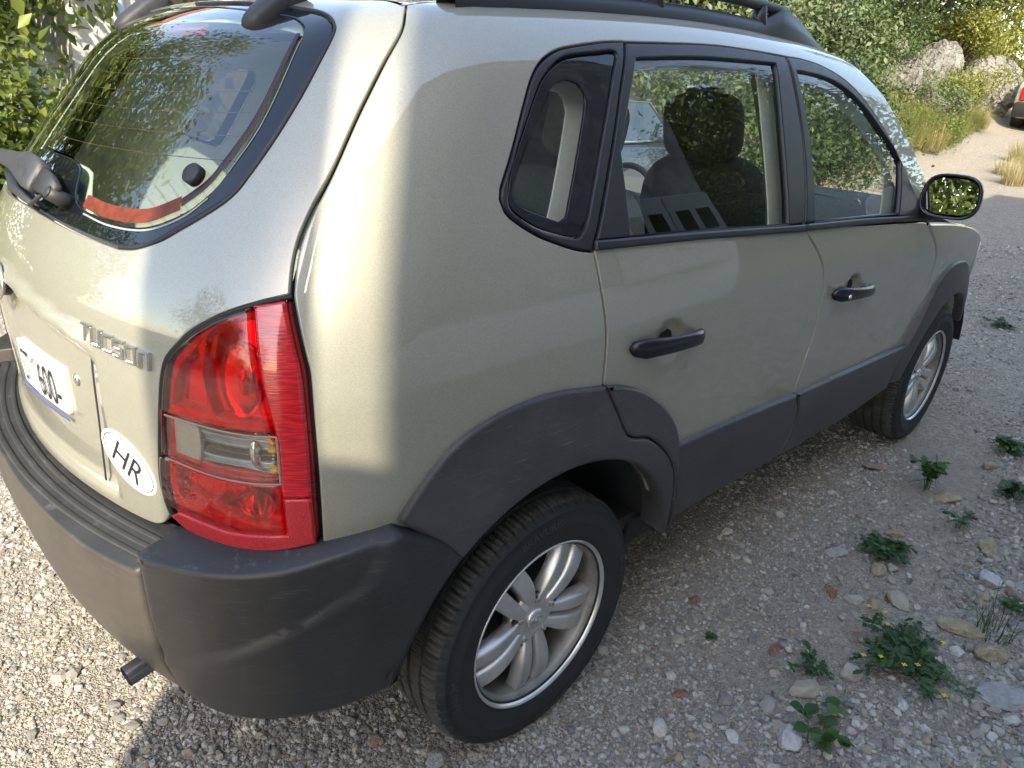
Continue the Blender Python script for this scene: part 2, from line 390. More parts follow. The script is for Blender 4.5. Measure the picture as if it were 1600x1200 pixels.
def panel(name, curves, d, mat, parent, Q=None, h=.02, edge=.003, depth=.014, gap=.0022, holes=(), mirror=False, creases=()):
    Q = Q or MAPU
    df = d if callable(d) else (lambda s, t: np.zeros_like(s)+d)
    loops = [outline(curves, h*.6)]+[outline(c, h*.6)[::-1] for c in holes]
    inner = []; rings = []
    for lp in loops:
        n = out2d(lp); base = lp-n*gap; inner.append(base-n*edge); rings.append((base, n))
    allp = np.vstack(inner); lo, hi = allp.min(0), allp.max(0)
    gx = np.arange(lo[0]+h/2, hi[0], h); gy = np.arange(lo[1]+h/2, hi[1], h)
    G = np.stack(np.meshgrid(gx, gy), -1).reshape(-1, 2)
    cr = [catmull(c, h*.5) for c in creases]; cr = [c[inside(c, inner[0])] for c in cr]; cr = [c for c in cr if len(c) > 1]
    if cr:
        keep = []
        for c in cr: keep.append(c[[np.sqrt(((allp-v)**2).sum(1)).min() > h*.12 for v in c]])
        cr = [c for c in keep if len(c) > 1]; allc = np.vstack([allp]+cr)
    else: allc = allp
    if len(G):
        ok = inside(G, inner[0])
        for q in inner[1:]: ok &= ~inside(G, q)
        G = G[ok]
        if len(G):
            dm = np.full(len(G), 9.)
            for i in range(0, len(allc), 400): dm = np.minimum(dm, np.sqrt(((G[:, None]-allc[None, i:i+400])**2).sum(-1)).min(1))
            G = G[dm > h*.45]
    edges = []; k = 0
    for q in inner:
        n = len(q); edges += [(k+i, k+(i+1) % n) for i in range(n)]; k += n
    for c in cr: edges += [(k+i, k+i+1) for i in range(len(c)-1)]; k += len(c)
    pin = np.vstack([allc, G]) if len(G) else allc
    vo, eo, fo, ov, oe, of = delaunay_2d_cdt([Vector(v) for v in pin], edges, [], 0, 1e-7)
    V2 = np.array([tuple(v) for v in vo]); omap = {}
    for i, l in enumerate(ov):
        for j in l: omap[j] = i
    tri = np.array([f for f in fo]); cen = V2[tri].mean(1)
    ok = inside(cen, inner[0])
    for q in inner[1:]: ok &= ~inside(cen, q)
    tri = tri[ok]
    e = 8e-4; s, t = V2[:, 0], V2[:, 1]
    pts = Q(s, t, df(s, t))
    ds = Q(s+e, t, df(s+e, t))-Q(s-e, t, df(s-e, t)); dt = Q(s, t+e, df(s, t+e))-Q(s, t-e, df(s, t-e))
    nn = np.cross(ds, dt); nn /= np.linalg.norm(nn, axis=1, keepdims=True)+1e-12
    V = [pts]; NR = [nn]; Fc = [tuple(f) for f in tri]; base_n = len(pts); k = 0
    for (bp, n2), q in zip(rings, inner):
        n = len(q); s, t = bp[:, 0], bp[:, 1]; dd = df(q[:, 0], q[:, 1])
        p1 = Q(s, t, dd-edge*.55); p0 = Q(s, t, dd-depth)
        dS = (Q(s+e, t, dd)-Q(s-e, t, dd))/(2*e); dT = (Q(s, t+e, dd)-Q(s, t-e, dd))/(2*e)
        nm = np.cross(dS, dT); nm /= np.linalg.norm(nm, axis=1, keepdims=True)+1e-12
        ob = dS*n2[:, :1]+dT*n2[:, 1:]; ob /= np.linalg.norm(ob, axis=1, keepdims=True)+1e-12
        n1 = nm*.45+ob; n1 /= np.linalg.norm(n1, axis=1, keepdims=True)
        b1 = base_n; b0 = base_n+n; base_n += 2*n
        V += [p1, p0]; NR += [n1, ob]
        for i in range(n):
            j = (i+1) % n; a, b = omap[k+i], omap[k+j]
            Fc += [(b, a, b1+i, b1+j), (b1+j, b1+i, b0+i, b0+j)]
        k += n
    return mk(name, np.vstack(V), Fc, mat, parent, True, np.vstack(NR), mirror)
def both(fn):
    """builds the right-hand piece and its mirror image"""
    return [fn(False), fn(True)]
def strip(name, pts, w, d, mat, parent, Q=None, th=.003, mirror=False, h=.01):
    """a thin raised bead along a line on the body"""
    Q = Q or MAPU; c = catmull(pts, h); tg = np.gradient(c, axis=0); tg /= np.linalg.norm(tg, axis=1, keepdims=True)+1e-12
    n = np.stack([tg[:, 1], -tg[:, 0]], -1); rows = []
    for k, dd in ((-1, d-th), (-.8, d), (0, d+th*.3), (.8, d), (1, d-th)):
        q = c+n*w*.5*k; rows.append(Q(q[:, 0], q[:, 1], np.full(len(q), dd)))
    m = len(c); Fc = []
    for r in range(4):
        for i in range(m-1): Fc.append((r*m+i, (r+1)*m+i, (r+1)*m+i+1, r*m+i+1))
    return mk(name, np.vstack(rows), Fc, mat, parent, True, mirror=mirror)
def sm(a, b, x):
    u = np.clip((x-a)/(b-a), 0, 1); return u*u*(3-2*u)
# ------------------------------------------------------------------ the lie of the land
def softp(v, k=.6): return np.where(v/k > 30, v, k*np.log1p(np.exp(np.clip(v/k, -40, 30))))
def bank_edge(x): return 1.75+.135*(np.maximum(x, 7)-8)+3.6*sm(9.6, 7.0, x)
def H(x, y):
    x = np.asarray(x, float); y = np.asarray(y, float)
    z = .075*softp(x-5.5)*sm(60, 20, x)+.075*14*sm(20, 60, x)*0
    b = softp(y-bank_edge(x), .35)
    z = z+np.minimum(.85*b, 1.45+.14*b)*sm(2.5, 8.5, x)+np.minimum(.06*softp(y-5.2, .4), 1.0)
    r = softp(-(y+2.2+0*x)+.04*(x-8), .5)*sm(6, 11, x); z = z+np.minimum(.10*r, .8)
    return z
def gn(x, y):
    return .010*np.sin(x*2.1+1.3*np.sin(y*1.7))*np.cos(y*2.4)+.006*np.sin(x*5.3+y*3.1)+.004*np.sin(x*11-y*9)
def axis_lines(segs):
    o = []
    for a, b_, st_ in segs: o += list(np.arange(a, b_, st_))
    return np.array(o+[segs[-1][1]])
gx = axis_lines([(-120, -40, 8), (-40, -12, 2), (-12, -4, .5), (-4, 6, .11), (6, 22, .25), (22, 60, 2), (60, 300, 12)])
gy = axis_lines([(-200, -40, 10), (-40, -8, 2), (-8, -4, .5), (-4, 4, .11), (4, 9, .3), (9, 40, 2), (40, 300, 12)])
GX, GY = np.meshgrid(gx, gy); GZ = H(GX, GY)+gn(GX, GY)*(np.hypot(GX-1, GY) < 30)-.006
nx = len(gx); ny = len(gy)
idx = (np.arange(ny-1)[:, None]*nx+np.arange(nx-1)[None]).ravel()
GF = np.stack([idx, idx+1, idx+nx+1, idx+nx], -1)
def make_ground():
    m, t, o = nodes_of('gravel_ground'); p = N(t, 'ShaderNodeBsdfPrincipled'); t.links.new(p.outputs[0], o.inputs[0])
    co = coords(t)
    v1 = N(t, 'ShaderNodeTexVoronoi'); v1.inputs['Scale'].default_value = 75; t.links.new(co, v1.inputs['Vector'])
    v2 = N(t, 'ShaderNodeTexVoronoi'); v2.inputs['Scale'].default_value = 210; t.links.new(co, v2.inputs['Vector'])
    s1 = N(t, 'ShaderNodeSeparateColor'); t.links.new(v1.outputs['Color'], s1.inputs[0])
    s2 = N(t, 'ShaderNodeSeparateColor'); t.links.new(v2.outputs['Color'], s2.inputs[0])
    st = [(0, (.18, .155, .125)), (.3, (.31, .27, .21)), (.6, (.41, .36, .285)), (.85, (.52, .47, .385)), (1, (.62, .58, .51))]
    c1 = ramp(t, s1.outputs[0], st); c2 = ramp(t, s2.outputs[0], st)
    c = mix(t, .5, c1, c2)
    big = noise(t, co, .55, 6, .6); c = mix(t, ramp(t, big, [(.4, (0, 0, 0)), (.62, (.65,)*3)]), c, (.36, .315, .25))
    fine = noise(t, co, 14, 8, .7); c = mix(t, ramp(t, fine, [(.45, (0, 0, 0)), (.75, (.5,)*3)]), c, (.20, .18, .155))
    # grass and earth grow where the ground rises into the bank
    at = N(t, 'ShaderNodeAttribute', attribute_name='earth')
    gcol = ramp(t, noise(t, co, 2.2, 8, .7), [(.35, (.22, .18, .09)), (.5, (.40, .33, .18)), (.65, (.20, .20, .07))])
    al = N(t, 'ShaderNodeAttribute', attribute_name='litter'); gcol = mix(t, al.outputs['Fac'], gcol, (.055, .060, .022)); c = mix(t, at.outputs['Fac'], c, gcol)
    t.links.new(c, p.inputs['Base Color']); p.inputs['Roughness'].default_value = .92; p.inputs['Specular IOR Level'].default_value = .25
    h = N(t, 'ShaderNodeMath', operation='ADD'); t.links.new(v1.outputs['Distance'], h.inputs[0]); t.links.new(v2.outputs['Distance'], h.inputs[1])
    t.links.new(bump(t, h.outputs[0], .7, .012), p.inputs['Normal'])
    return m
GROUNDM = make_ground()
gme = bpy.data.meshes.new('ground'); gme.vertices.add(nx*ny); gme.vertices.foreach_set('co', np.stack([GX, GY, GZ], -1).ravel())
gme.loops.add(len(GF)*4); gme.loops.foreach_set('vertex_index', GF.ravel()); gme.polygons.add(len(GF)); gme.polygons.foreach_set('loop_start', np.arange(len(GF))*4)
gme.update(calc_edges=True); gme.polygons.foreach_set('use_smooth', [True]*len(GF)); gme.materials.append(GROUNDM)
EA = np.clip(sm(-.1, .7, GY-bank_edge(GX))*sm(5, 8.5, GX)+sm(4.3, 5.6, GY)+sm(.5, 1.4, -(GY+1.2)+.10*(GX-8))*sm(6.5, 8, GX)+sm(26, 40, GX), 0, 1)
a = gme.attributes.new('earth', 'FLOAT', 'POINT'); a.data.foreach_set('value', EA.ravel())
LI = np.clip(sm(.7, 1.5, GY-bank_edge(GX))*sm(3, 6, GX)+sm(4.6, 5.6, GY), 0, 1)
a = gme.attributes.new('litter', 'FLOAT', 'POINT'); a.data.foreach_set('value', LI.ravel())
GROUND = tag(link('ground', gme), kind='structure')

# ------------------------------------------------------------------ gravel
ROCKCOLS = [(.52, .50, .46), (.30, .29, .28), (.62, .60, .56), (.42, .37, .29), (.24, .23, .225), (.38, .36, .33), (.55, .48, .38), (.70, .68, .64), (.34, .15, .09)]
def make_stone_mat(name, use):
    m, t, o = nodes_of(name); p = N(t, 'ShaderNodeBsdfPrincipled'); t.links.new(p.outputs[0], o.inputs[0])
    if use == 'inst': a = N(t, 'ShaderNodeAttribute', attribute_name='shade'); a.attribute_type = 'INSTANCER'; f = a.outputs['Fac']
    else: a = N(t, 'ShaderNodeObjectInfo'); f = a.outputs['Random']
    r = t.nodes.new('ShaderNodeValToRGB'); r.color_ramp.interpolation = 'CONSTANT'; e = r.color_ramp.elements
    cols = [(.34, .315, .275), (.44, .41, .355), (.26, .245, .22), (.50, .465, .40), (.36, .335, .30), (.57, .54, .48), (.38, .31, .22), (.27, .25, .23), (.60, .565, .50), (.19, .18, .17), (.43, .38, .30), (.29, .17, .12)]
    pos = [0, .10, .22, .30, .42, .52, .60, .68, .77, .84, .90, .986]
    while len(e) < len(cols): e.new(.5)
    for q, ps, c in zip(e, pos, cols): q.position = ps; q.color = (*c, 1)
    t.links.new(f, r.inputs[0])
    co = coords(t); n = noise(t, co, 3.0, 6, .65)
    c = mix(t, ramp(t, n, [(.35, (0, 0, 0)), (.7, (.45,)*3)]), r.outputs[0], (.30, .27, .225))
    t.links.new(c, p.inputs['Base Color']); p.inputs['Roughness'].default_value = .85; p.inputs['Specular IOR Level'].default_value = .3
    t.links.new(bump(t, noise(t, co, 7, 6, .7), .35, .12), p.inputs['Normal'])
    return m
STONEI = make_stone_mat('gravel_stone', 'inst'); STONEO = make_stone_mat('loose_stone', 'obj')
import bmesh
def stone_mesh(name, seed, mat, sub=1, rough=.28, flat=.62):
    r = np.random.default_rng(seed); bm = bmesh.new(); bmesh.ops.create_icosphere(bm, subdivisions=sub, radius=1)
    d = r.normal(size=(7, 3)); d /= np.linalg.norm(d, axis=1, keepdims=True); off = r.uniform(.55, .9, 7)
    for v in bm.verts:
        c = np.array(v.co); 
        for q, w in zip(d, off):
            k = c@q
            if k > w: c = c-q*(k-w)
        c *= 1+r.uniform(-rough, rough)*.35
        v.co = Vector(c*np.array([1, r.uniform(.97, 1.03)*.82, flat]))
    me = bpy.data.meshes.new(name); bm.to_mesh(me); bm.free(); me.materials.append(mat); return me
pcol = bpy.data.collections.new('gravel_prototypes')
for k in range(7):
    pcol.objects.link(bpy.data.objects.new('pebble', stone_mesh('pebble', 20+k, STONEI, 1 if k else 2)))
def scatter(name, X, Y, Zv, S, mat_col, seed, sq=None):
    r = np.random.default_rng(seed); n = len(X)
    me = bpy.data.meshes.new(name); me.vertices.add(n); me.vertices.foreach_set('co', np.stack([X, Y, Zv], -1).ravel())
    a = me.attributes.new('turn', 'FLOAT_VECTOR', 'POINT'); a.data.foreach_set('vector', np.stack([r.uniform(-.5, .5, n), r.uniform(-.5, .5, n), r.uniform(0, 6.28, n)], -1).ravel())
    e = r.uniform(.75, 1.3, (n, 3))*S[:, None]; a = me.attributes.new('size', 'FLOAT_VECTOR', 'POINT'); a.data.foreach_set('vector', e.ravel())
    a = me.attributes.new('shade', 'FLOAT', 'POINT'); a.data.foreach_set('value', r.uniform(0, 1, n))
    o = bpy.data.objects.new(name, me); COL.objects.link(o)
    g = bpy.data.node_groups.new(name, 'GeometryNodeTree'); g.interface.new_socket('Geometry', in_out='INPUT', socket_type='NodeSocketGeometry'); g.interface.new_socket('Geometry', in_out='OUTPUT', socket_type='NodeSocketGeometry')
    i_ = g.nodes.new('NodeGroupInput'); o_ = g.nodes.new('NodeGroupOutput'); ip = g.nodes.new('GeometryNodeInstanceOnPoints'); ci = g.nodes.new('GeometryNodeCollectionInfo')
    ci.inputs['Collection'].default_value = mat_col; ci.inputs['Separate Children'].default_value = True; ci.inputs['Reset Children'].default_value = True
    ip.inputs['Pick Instance'].default_value = True
    def na(nm):
        q = g.nodes.new('GeometryNodeInputNamedAttribute'); q.data_type = 'FLOAT_VECTOR'; q.inputs['Name'].default_value = nm; return [s for s in q.outputs if s.enabled and s.name == 'Attribute'][0]
    g.links.new(i_.outputs[0], ip.inputs['Points']); g.links.new(ci.outputs[0], ip.inputs['Instance'])
    eu = g.nodes.new('FunctionNodeEulerToRotation'); g.links.new(na('turn'), eu.inputs[0]); g.links.new(eu.outputs[0], ip.inputs['Rotation'])
    g.links.new(na('size'), ip.inputs['Scale']); g.links.new(ip.outputs[0], o_.inputs[0])
    mo = o.modifiers.new('scatter', 'NODES'); mo.node_group = g
    return o
def gz(x, y): return H(x, y)+gn(np.asarray(x, float), np.asarray(y, float))-.006
def make_gravel():
    r = np.random.default_rng(5); n = 620000
    cx, cy = -.6, -1.3
    rad = .25+r.uniform(0, 1, n)**1.15*8.5; an = r.uniform(-1.6, 2.9, n)
    X = cx+rad*np.cos(an); Y = cy+rad*np.sin(an)
    ok = (np.abs(Y) < 4.2) & (X > -3.2) & (X < 8.5) & ~((X > -.3) & (X < 3.0) & (np.abs(Y) < .55))
    X, Y, rad = X[ok], Y[ok], rad[ok]
    band = .5+.5*np.sin(X*1.7+Y*2.3+np.sin(Y*3))
    coarse = sm(-1.0, -1.9, Y)                        # coarser stones away from the wheel track
    bare = np.exp(-((Y+1.15+.12*np.sin(X*1.3))/.22)**2)*(X > .55)*.80+.55*sm(.25, .8, np.sin(X*2.9+1.3*np.sin(Y*3.1))*np.cos(Y*2.7+X))*(Y > -1.9)*(X > .2)
    ok = r.uniform(0, 1, len(X)) > bare
    X, Y, rad, coarse, band = X[ok], Y[ok], rad[ok], coarse[ok], band[ok]
    S = np.exp(r.normal(np.log(.0037+.0016*coarse+.0007*band), .46+.14*coarse, len(X)))
    S = np.clip(S*(1+.10*rad), .0022, .026)
    o = scatter('gravel', X, Y, gz(X, Y)+S*.18, S, pcol, 6)
    return tag(o, 'loose grey and beige gravel covering the ground round the car', 'gravel', kind='stuff')
GRAVEL = make_gravel()
# ------------------------------------------------------------------ buildings behind and beside the camera, the house beyond the car
def stone_wall_mat(name):
    m, t, o = nodes_of(name); p = N(t, 'ShaderNodeBsdfPrincipled'); t.links.new(p.outputs[0], o.inputs[0]); co = coords(t)
    v = N(t, 'ShaderNodeTexVoronoi'); v.inputs['Scale'].default_value = 4.2; t.links.new(co, v.inputs['Vector'])
    s = N(t, 'ShaderNodeSeparateColor'); t.links.new(v.outputs['Color'], s.inputs[0])
    c = ramp(t, s.outputs[0], [(0, (.26, .245, .22)), (.4, (.40, .38, .34)), (.8, (.52, .49, .44)), (1, (.32, .30, .27))])
    n = noise(t, co, 9, 8, .7); c = mix(t, ramp(t, n, [(.4, (0, 0, 0)), (.7, (.6,)*3)]), c, (.24, .23, .21))
    t.links.new(c, p.inputs['Base Color']); p.inputs['Roughness'].default_value = .92
    t.links.new(bump(t, n, .6, .03), p.inputs['Normal']); return m
STONEW = stone_wall_mat('stone_wall')
WHITEWASH = plain('whitewashed_plaster', (.78, .76, .70), .9, nscale=2.5, nvar=.08, bstr=.2, bscale=60, bdist=.004)
PLASTER = plain('pale_plaster', (.52, .50, .45), .9, nscale=2.5, nvar=.12, bstr=.2, bscale=60, bdist=.004)
BX0, BX1, BY = -3.57, 5.86, -4.0
bld = tag(empty('stone_building', (1, BY, 0)), 'tall rubble stone building standing along the right side of the lane', 'building')
b = MB(); b.box((BX0-1, -4.0, -.3), (BX1-1, 0, 5.55)); b.build('wall', STONEW, bld, smooth=False)
b = MB(); b.box((BX0-1+.02, .002, -.3), (BX1-1-.02, .05, 1.02)); b.build('plinth', WHITEWASH, bld, smooth=False)
b = MB(); b.box((BX0-1-.0, -4.1, 5.55), (BX1-1+.0, .05, 5.95)); b.build('roof', plain('roof_tile', (.32, .16, .10), .85), bld, smooth=False)
bl2 = tag(empty('sky_blocker', (14, -10.5, 0)), 'unseen long building added to block sky gaps behind the dark hedge trees', 'building')  # unseen block, added to keep bright sky gaps out of window reflections
b = MB(); b.box((-8, -3, -.3), (12, 0, 6.2)); b.build('wall', STONEW, bl2, smooth=False)
b = MB(); b.box((-8.1, -3.1, 6.2), (12.1, .1, 6.4)); b.build('roof', plain('roof_tile_far', (.32, .16, .10), .85), bl2, smooth=False)
CABM = plain('cabinet_grey', (.50, .50, .47), .45, nscale=3, nvar=.06)
cab = tag(empty('meter_cabinet', (4.6, BY+.05, 1.03)), 'grey steel electricity meter cabinet mounted on the stone building', 'cabinet')
b = MB(); b.box((-.85, 0, 0), (.85, .22, 1.5), .01); b.build('body', CABM, cab, smooth=False)
for x0, x1 in ((-.83, -.01), (.01, .83)):
    b = MB(); b.box((x0, .222, .03), (x1, .24, 1.47), .004); d = b.build('door', CABM, cab, smooth=False)
    for xa in ((x0+.10, x0+.46) if x0 < 0 else (x0+.10, x0+.46)):
        b = MB(); b.box((xa, .241, .80), (xa+.24, .246, 1.22)); b.build('window', GLOSSB, d, smooth=False)
    b = MB(); b.box((x0+.70, .241, .45), (x0+.76, .262, .56), .004); b.build('lock', DTRIM, d, smooth=False)
# unseen pole and boards added behind the camera to shade car tail and ground
sa, ca_ = math.sin(R(45)), math.cos(R(45))
def sunq(q, L): return (-q*sa+L*ca_, q*ca_+L*sa)
px_, py_ = sunq(-.043, -3.9)
b = MB(); b.tube([(0, 0, -.3), (0, 0, 3), (0, 0, 8.6)], [.161, .158, .152], 24); pole = b.build('shade_pole', plain('pole_concrete', (.38, .37, .35), .9, nscale=6, nvar=.2)); pole.location = (px_, py_, 0)  # added unseen, width set by the shade band on the tail
tag(pole, 'unseen round concrete pole added to shade the tail, near the stone building corner', 'pole')
shade_rig = tag(empty('shade_boards', sunq(0, -3.9)+(0,)), 'unseen tall grey boards added to shape the shade beside the concrete pole', 'blocker', )
shade_rig.rotation_euler[2] = R(45-90)
GREYT = plain('grey_timber', (.26, .25, .22), .85, nscale=9, nvar=.3)
for u0, u1, top in ((.14, .325, 3.32), (-.2475, -.12, 2.90), (-.376, -.2485, 2.86)):  # added boards, heights set to trim the sun strip and ground shade
    b = MB(); b.box((u0, -.02, 0), (u1, .02, top), .004); b.build('board', GREYT, shade_rig, smooth=False)
for z in (.9, 2.5): b = MB(); b.box((-.376, -.05, z), (.30, -.024, z+.09)); b.build('rail', STEEL, shade_rig, smooth=False)
# pale house beyond the car
hs = tag(empty('pale_house', (1.05, 6.25, 0)), 'pale plastered house at the far left edge beyond the green bush', 'house')
b = MB(); b.box((0, 0, -.3), (4.6, 4, 3.6)); b.build('wall', plain('cream_plaster', (.66, .62, .55), .9, nscale=1.6, nvar=.10, bstr=.25, bscale=40, bdist=.006), hs, smooth=False)
b = MB(); b.tube([(.42, -.07, -.2), (.42, -.07, 3.6)], .055, 14); b.build('downpipe', plain('pipe_pale_blue', (.48, .58, .62), .4), hs)
b = MB(); b.box((.58, -.03, -.2), (.78, .01, 2.35)); b.box((1.75, -.03, -.2), (1.95, .01, 2.35)); b.box((.78, -.03, 2.2), (1.75, .01, 2.35)); b.build('door_frame', plain('frame_stone', (.42, .40, .37), .85), hs, smooth=False)
b = MB(); b.box((.79, -.012, -.2), (1.74, .008, 2.19)); b.build('door', plain('dark_door', (.05, .04, .03), .6), hs, smooth=False)
b = MB(); b.add([(-.3, -.4, 3.5), (4.9, -.4, 3.5), (4.9, 2, 4.6), (-.3, 2, 4.6), (4.9, 4.4, 3.5), (-.3, 4.4, 3.5)], [(0, 1, 2, 3), (3, 2, 4, 5), (0, 3, 5), (1, 4, 2)]); b.build('roof', plain('red_tile', (.34, .13, .07), .85), hs, smooth=False)

# ------------------------------------------------------------------ two more cars
def simple_car(x, y, z, rz, col, label, name, tailred, seed, hb=True):
    c = tag(empty(name, (x, y, z), rz), label, 'car'); pm = make_paint(name+'_paint', col) if False else plain(name+'_paint', col, .25, coat=1)
    st_ = [(0, .55, .80, .72), (.04, .36, .98, .80), (.18, .28, 1.00, .835), (.6, .26, 1.0, .85), (1.6, .26, .97, .86), (2.6, .26, .94, .855), (3.3, .28, .86, .82), (3.72, .36, .74, .76), (3.85, .5, .62, .66)]
    V = []; prof = []
    for (sx_, z0, zb, hw) in st_:
        V += [(sx_, -hw*.86, z0), (sx_, -hw, z0+.10), (sx_, -hw*1.01, (z0+zb)/2), (sx_, -hw*.98, zb-.06), (sx_, -hw*.93, zb), (sx_, 0, zb+.03), (sx_, hw*.93, zb), (sx_, hw*.98, zb-.06), (sx_, hw*1.01, (z0+zb)/2), (sx_, hw, z0+.10), (sx_, hw*.86, z0), (sx_, 0, z0-.02)]
    Fc = [(j*12+i, (j+1)*12+i, (j+1)*12+(i+1) % 12, j*12+(i+1) % 12) for j in range(len(st_)-1) for i in range(12)]+[tuple(range(12)), tuple(range(len(st_)*12-1, len(st_)*12-13, -1))]
    mk('body', V, Fc, pm, c)
    gh = [(.14, .98, .78), (.45, 1.42, .66), (.8, 1.47, .65), (1.6, 1.47, .655), (2.05, 1.40, .66), (2.75, .95, .74)]
    V = []
    for (sx_, zt, hw) in gh: zb = .93; V += [(sx_, -.79, zb), (sx_, -hw, zt-.05), (sx_, -hw*.9, zt), (sx_, 0, zt+.02), (sx_, hw*.9, zt), (sx_, hw, zt-.05), (sx_, .79, zb)]
    Fc = [(j*7+i, (j+1)*7+i, (j+1)*7+i+1, j*7+i+1) for j in range(5) for i in range(6)]; mk('roof', V, Fc, pm, c)
    for sy in (-1, 1):
        for (xa, xb, xc, xd) in ((.42, 1.28, 1.26, .60), (1.36, 2.42, 2.02, 1.34)):
            b = MB(); y0, y1 = .803*sy, .690*sy; b.add([(xa, y0, .99), (xb, y0, .99), (xc, y1, 1.36), (xd, y1, 1.38)], [(0, 1, 2, 3)]); w = b.build('side_window', GLOSSB, c, smooth=False)
            b = MB(); b.tube([(xa, y0*1.004, .985), (xb, y0*1.004, .985)], .011, 6); b.tube([(xa, y0*1.004, .985), (xd, y1*1.006, 1.385), (xc, y1*1.006, 1.365), (xb, y0*1.004, .985)], .009, 6); b.build('window_trim', CHROME, w)
        b = MB(); b.box((-.035, (.50 if sy > 0 else -.73), .62), (.05, (.73 if sy > 0 else -.50), .90), .02); b.build('tail_lamp', plain('tail_red', (.55, .02, .02), .15, coat=1), c)
        b = MB(); b.ell((2.62, .93*sy, 1.02), (.07, .10, .065), 14, 8, .6); b.build('door_mirror', pm, c)
        b = MB(); b.box((3.70, (.42 if sy > 0 else -.70), .56), (3.80, (.70 if sy > 0 else -.42), .72), .02); b.build('headlight', CLEARL, c)
        for xw in (.72, 3.15):
            b = MB(); b.tube([(xw, .66*sy, .30), (xw, .68*sy, .30), (xw, .84*sy, .30), (xw, .86*sy, .30)], [.27, .30, .30, .27], 28); w = b.build('wheel', RUBBER, c)
            b = MB(); b.tube([(xw, .862*sy, .30), (xw, .868*sy, .30)], [.19, .17], 24); b.build('rim', ALLOY, w)
    b = MB(); b.box((-.06, -.80, .30), (.10, .80, .60), .04); b.build('bumper', DTRIM, c)
    b = MB(); b.box((3.72, -.74, .30), (3.90, .74, .52), .04); b.build('bumper', DTRIM, c)
    b = MB(); b.add([(.135, -.60, 1.03), (.135, .60, 1.03), (.405, .52, 1.385), (.405, -.52, 1.385)], [(0, 3, 2, 1)]); b.build('rear_window', GLOSSB, c, smooth=False)
    b = MB(); b.add([(2.70, -.66, 1.0), (2.70, .66, 1.0), (2.13, .56, 1.37), (2.13, -.56, 1.37)], [(0, 1, 2, 3)]); b.build('windscreen', GLOSSB, c, smooth=False)
    b = MB(); b.box((-.065, -.26, .66), (-.035, .26, .77)); b.build('number_plate', WHITEP, c, smooth=False)
    return c
simple_car(18.1, 1.98, float(H(18.3, 2.0)), R(3), (.70, .66, .48), 'pale cream hatchback with red tail lamps at the far end of the track', 'hatchback', 1, 1)
simple_car(3.7, 3.75, 0, R(4), (.012, .016, .03), 'dark blue hatchback with bright window trim, behind the green-grey car', 'hatchback', 1, 2)
# ------------------------------------------------------------------ the car
CAR = tag(empty('parked_car'), 'pale green-grey off-road car with dark plastic wheel arches, nearest on the gravel', 'car')
ax = lambda x, z: (sx(x), z)
RA, FA = .45, .41
rarc = lambda a0, a1, n, r=RA: [ax(r*math.cos(R(a)), .335+r*math.sin(R(a))) for a in np.linspace(a0, a1, n)]
farc = lambda a0, a1, n, r=FA: [(2.63+r*math.cos(R(a)), .335+r*math.sin(R(a))) for a in np.linspace(a0, a1, n)]
roofseam = lambda xs, y=.585: [st_of((x, -y, float(top_z(x, y)))) for x in xs]
mirs = lambda pts: [(2*SCN-s, t) for s, t in reversed(pts)]

TG = [(-.288, 1.632), (-.290, 1.60), (-.296, 1.561), (-.325, 1.506), (-.361, 1.436), (-.391, 1.368), (-.414, 1.324), (-.426, 1.293), (-.429, 1.267), (-.429, 1.224)]
LR = [(-.429, 1.224), (-.412, 1.136), (-.406, 1.098), (-.403, 1.004), (-.402, .913), (-.403, .784)]
LT = [(-.429, 1.224), (-.467, 1.212), (-.504, 1.195), (-.530, 1.178), (-.558, 1.154), (-.580, 1.127), (-.596, 1.104)]
LL = [(-.596, 1.104), (-.605, 1.074), (-.614, 1.02), (-.624, .958), (-.633, .903), (-.639, .857), (-.638, .81), (-.631, .782)]
LB = [(-.631, .782), (-.594, .761), (-.544, .756), (-.5, .761), (-.455, .769), (-.403, .784)]
DOORSEAM = [(.13, .945), (.163, .877), (.205, .804), (.292, .767), (.379, .699), (.44, .617), (.465, .50)]
CG = [(.094, 1.237), (.118, 1.122), (.129, 1.05), (.13, .945)]
DG = [(1.022, 1.203), (1.054, 1.169), (1.115, 1.119), (1.164, 1.063), (1.184, .999), (1.19, .921), (1.19, .823), (1.175, .741), (1.16, .65)]
FG = [(2.05, 1.122), (2.144, 1.064), (2.248, .983), (2.271, .891), (2.273, .765), (2.251, .659), (2.197, .594), (2.15, .5)]
QL = [(.0899, 1.239), (.0502, 1.2462), (.0098, 1.2592), (-.0519, 1.2836), (-.0964, 1.3044), (-.1196, 1.3195), (-.1285, 1.337), (-.126, 1.3507), (-.0971, 1.4009), (-.0612, 1.4706), (-.0307, 1.5205), (.0039, 1.5509), (.0572, 1.5747), (.1302, 1.5902), (.2201, 1.6031), (.2929, 1.6083)]
QG = [(-.110, 1.350), (-.110, 1.329), (-.095, 1.315), (-.051, 1.294), (.005, 1.279), (.040, 1.271), (.058, 1.272), (.070, 1.285), (.083, 1.297), (.155, 1.421), (.232, 1.545)]
QG2 = [(.232, 1.545), (.255, 1.583), (.180, 1.579), (.097, 1.568), (.048, 1.553), (.004, 1.526), (-.028, 1.491), (-.07, 1.428), (-.1, 1.379), (-.110, 1.350)]
QC = [(.005, 1.488), (-.045, 1.43), (-.093, 1.357), (-.093, 1.336), (-.071, 1.324), (-.03, 1.312), (.008, 1.302), (.025, 1.307), (.038, 1.33), (.08, 1.41), (.120, 1.490), (.117, 1.51), (.104, 1.520), (.065, 1.523), (.024, 1.508), (.005, 1.488)]
RFT = [(.30, 1.6076), (.618, 1.620), (.804, 1.620), (1.02, 1.6146)]
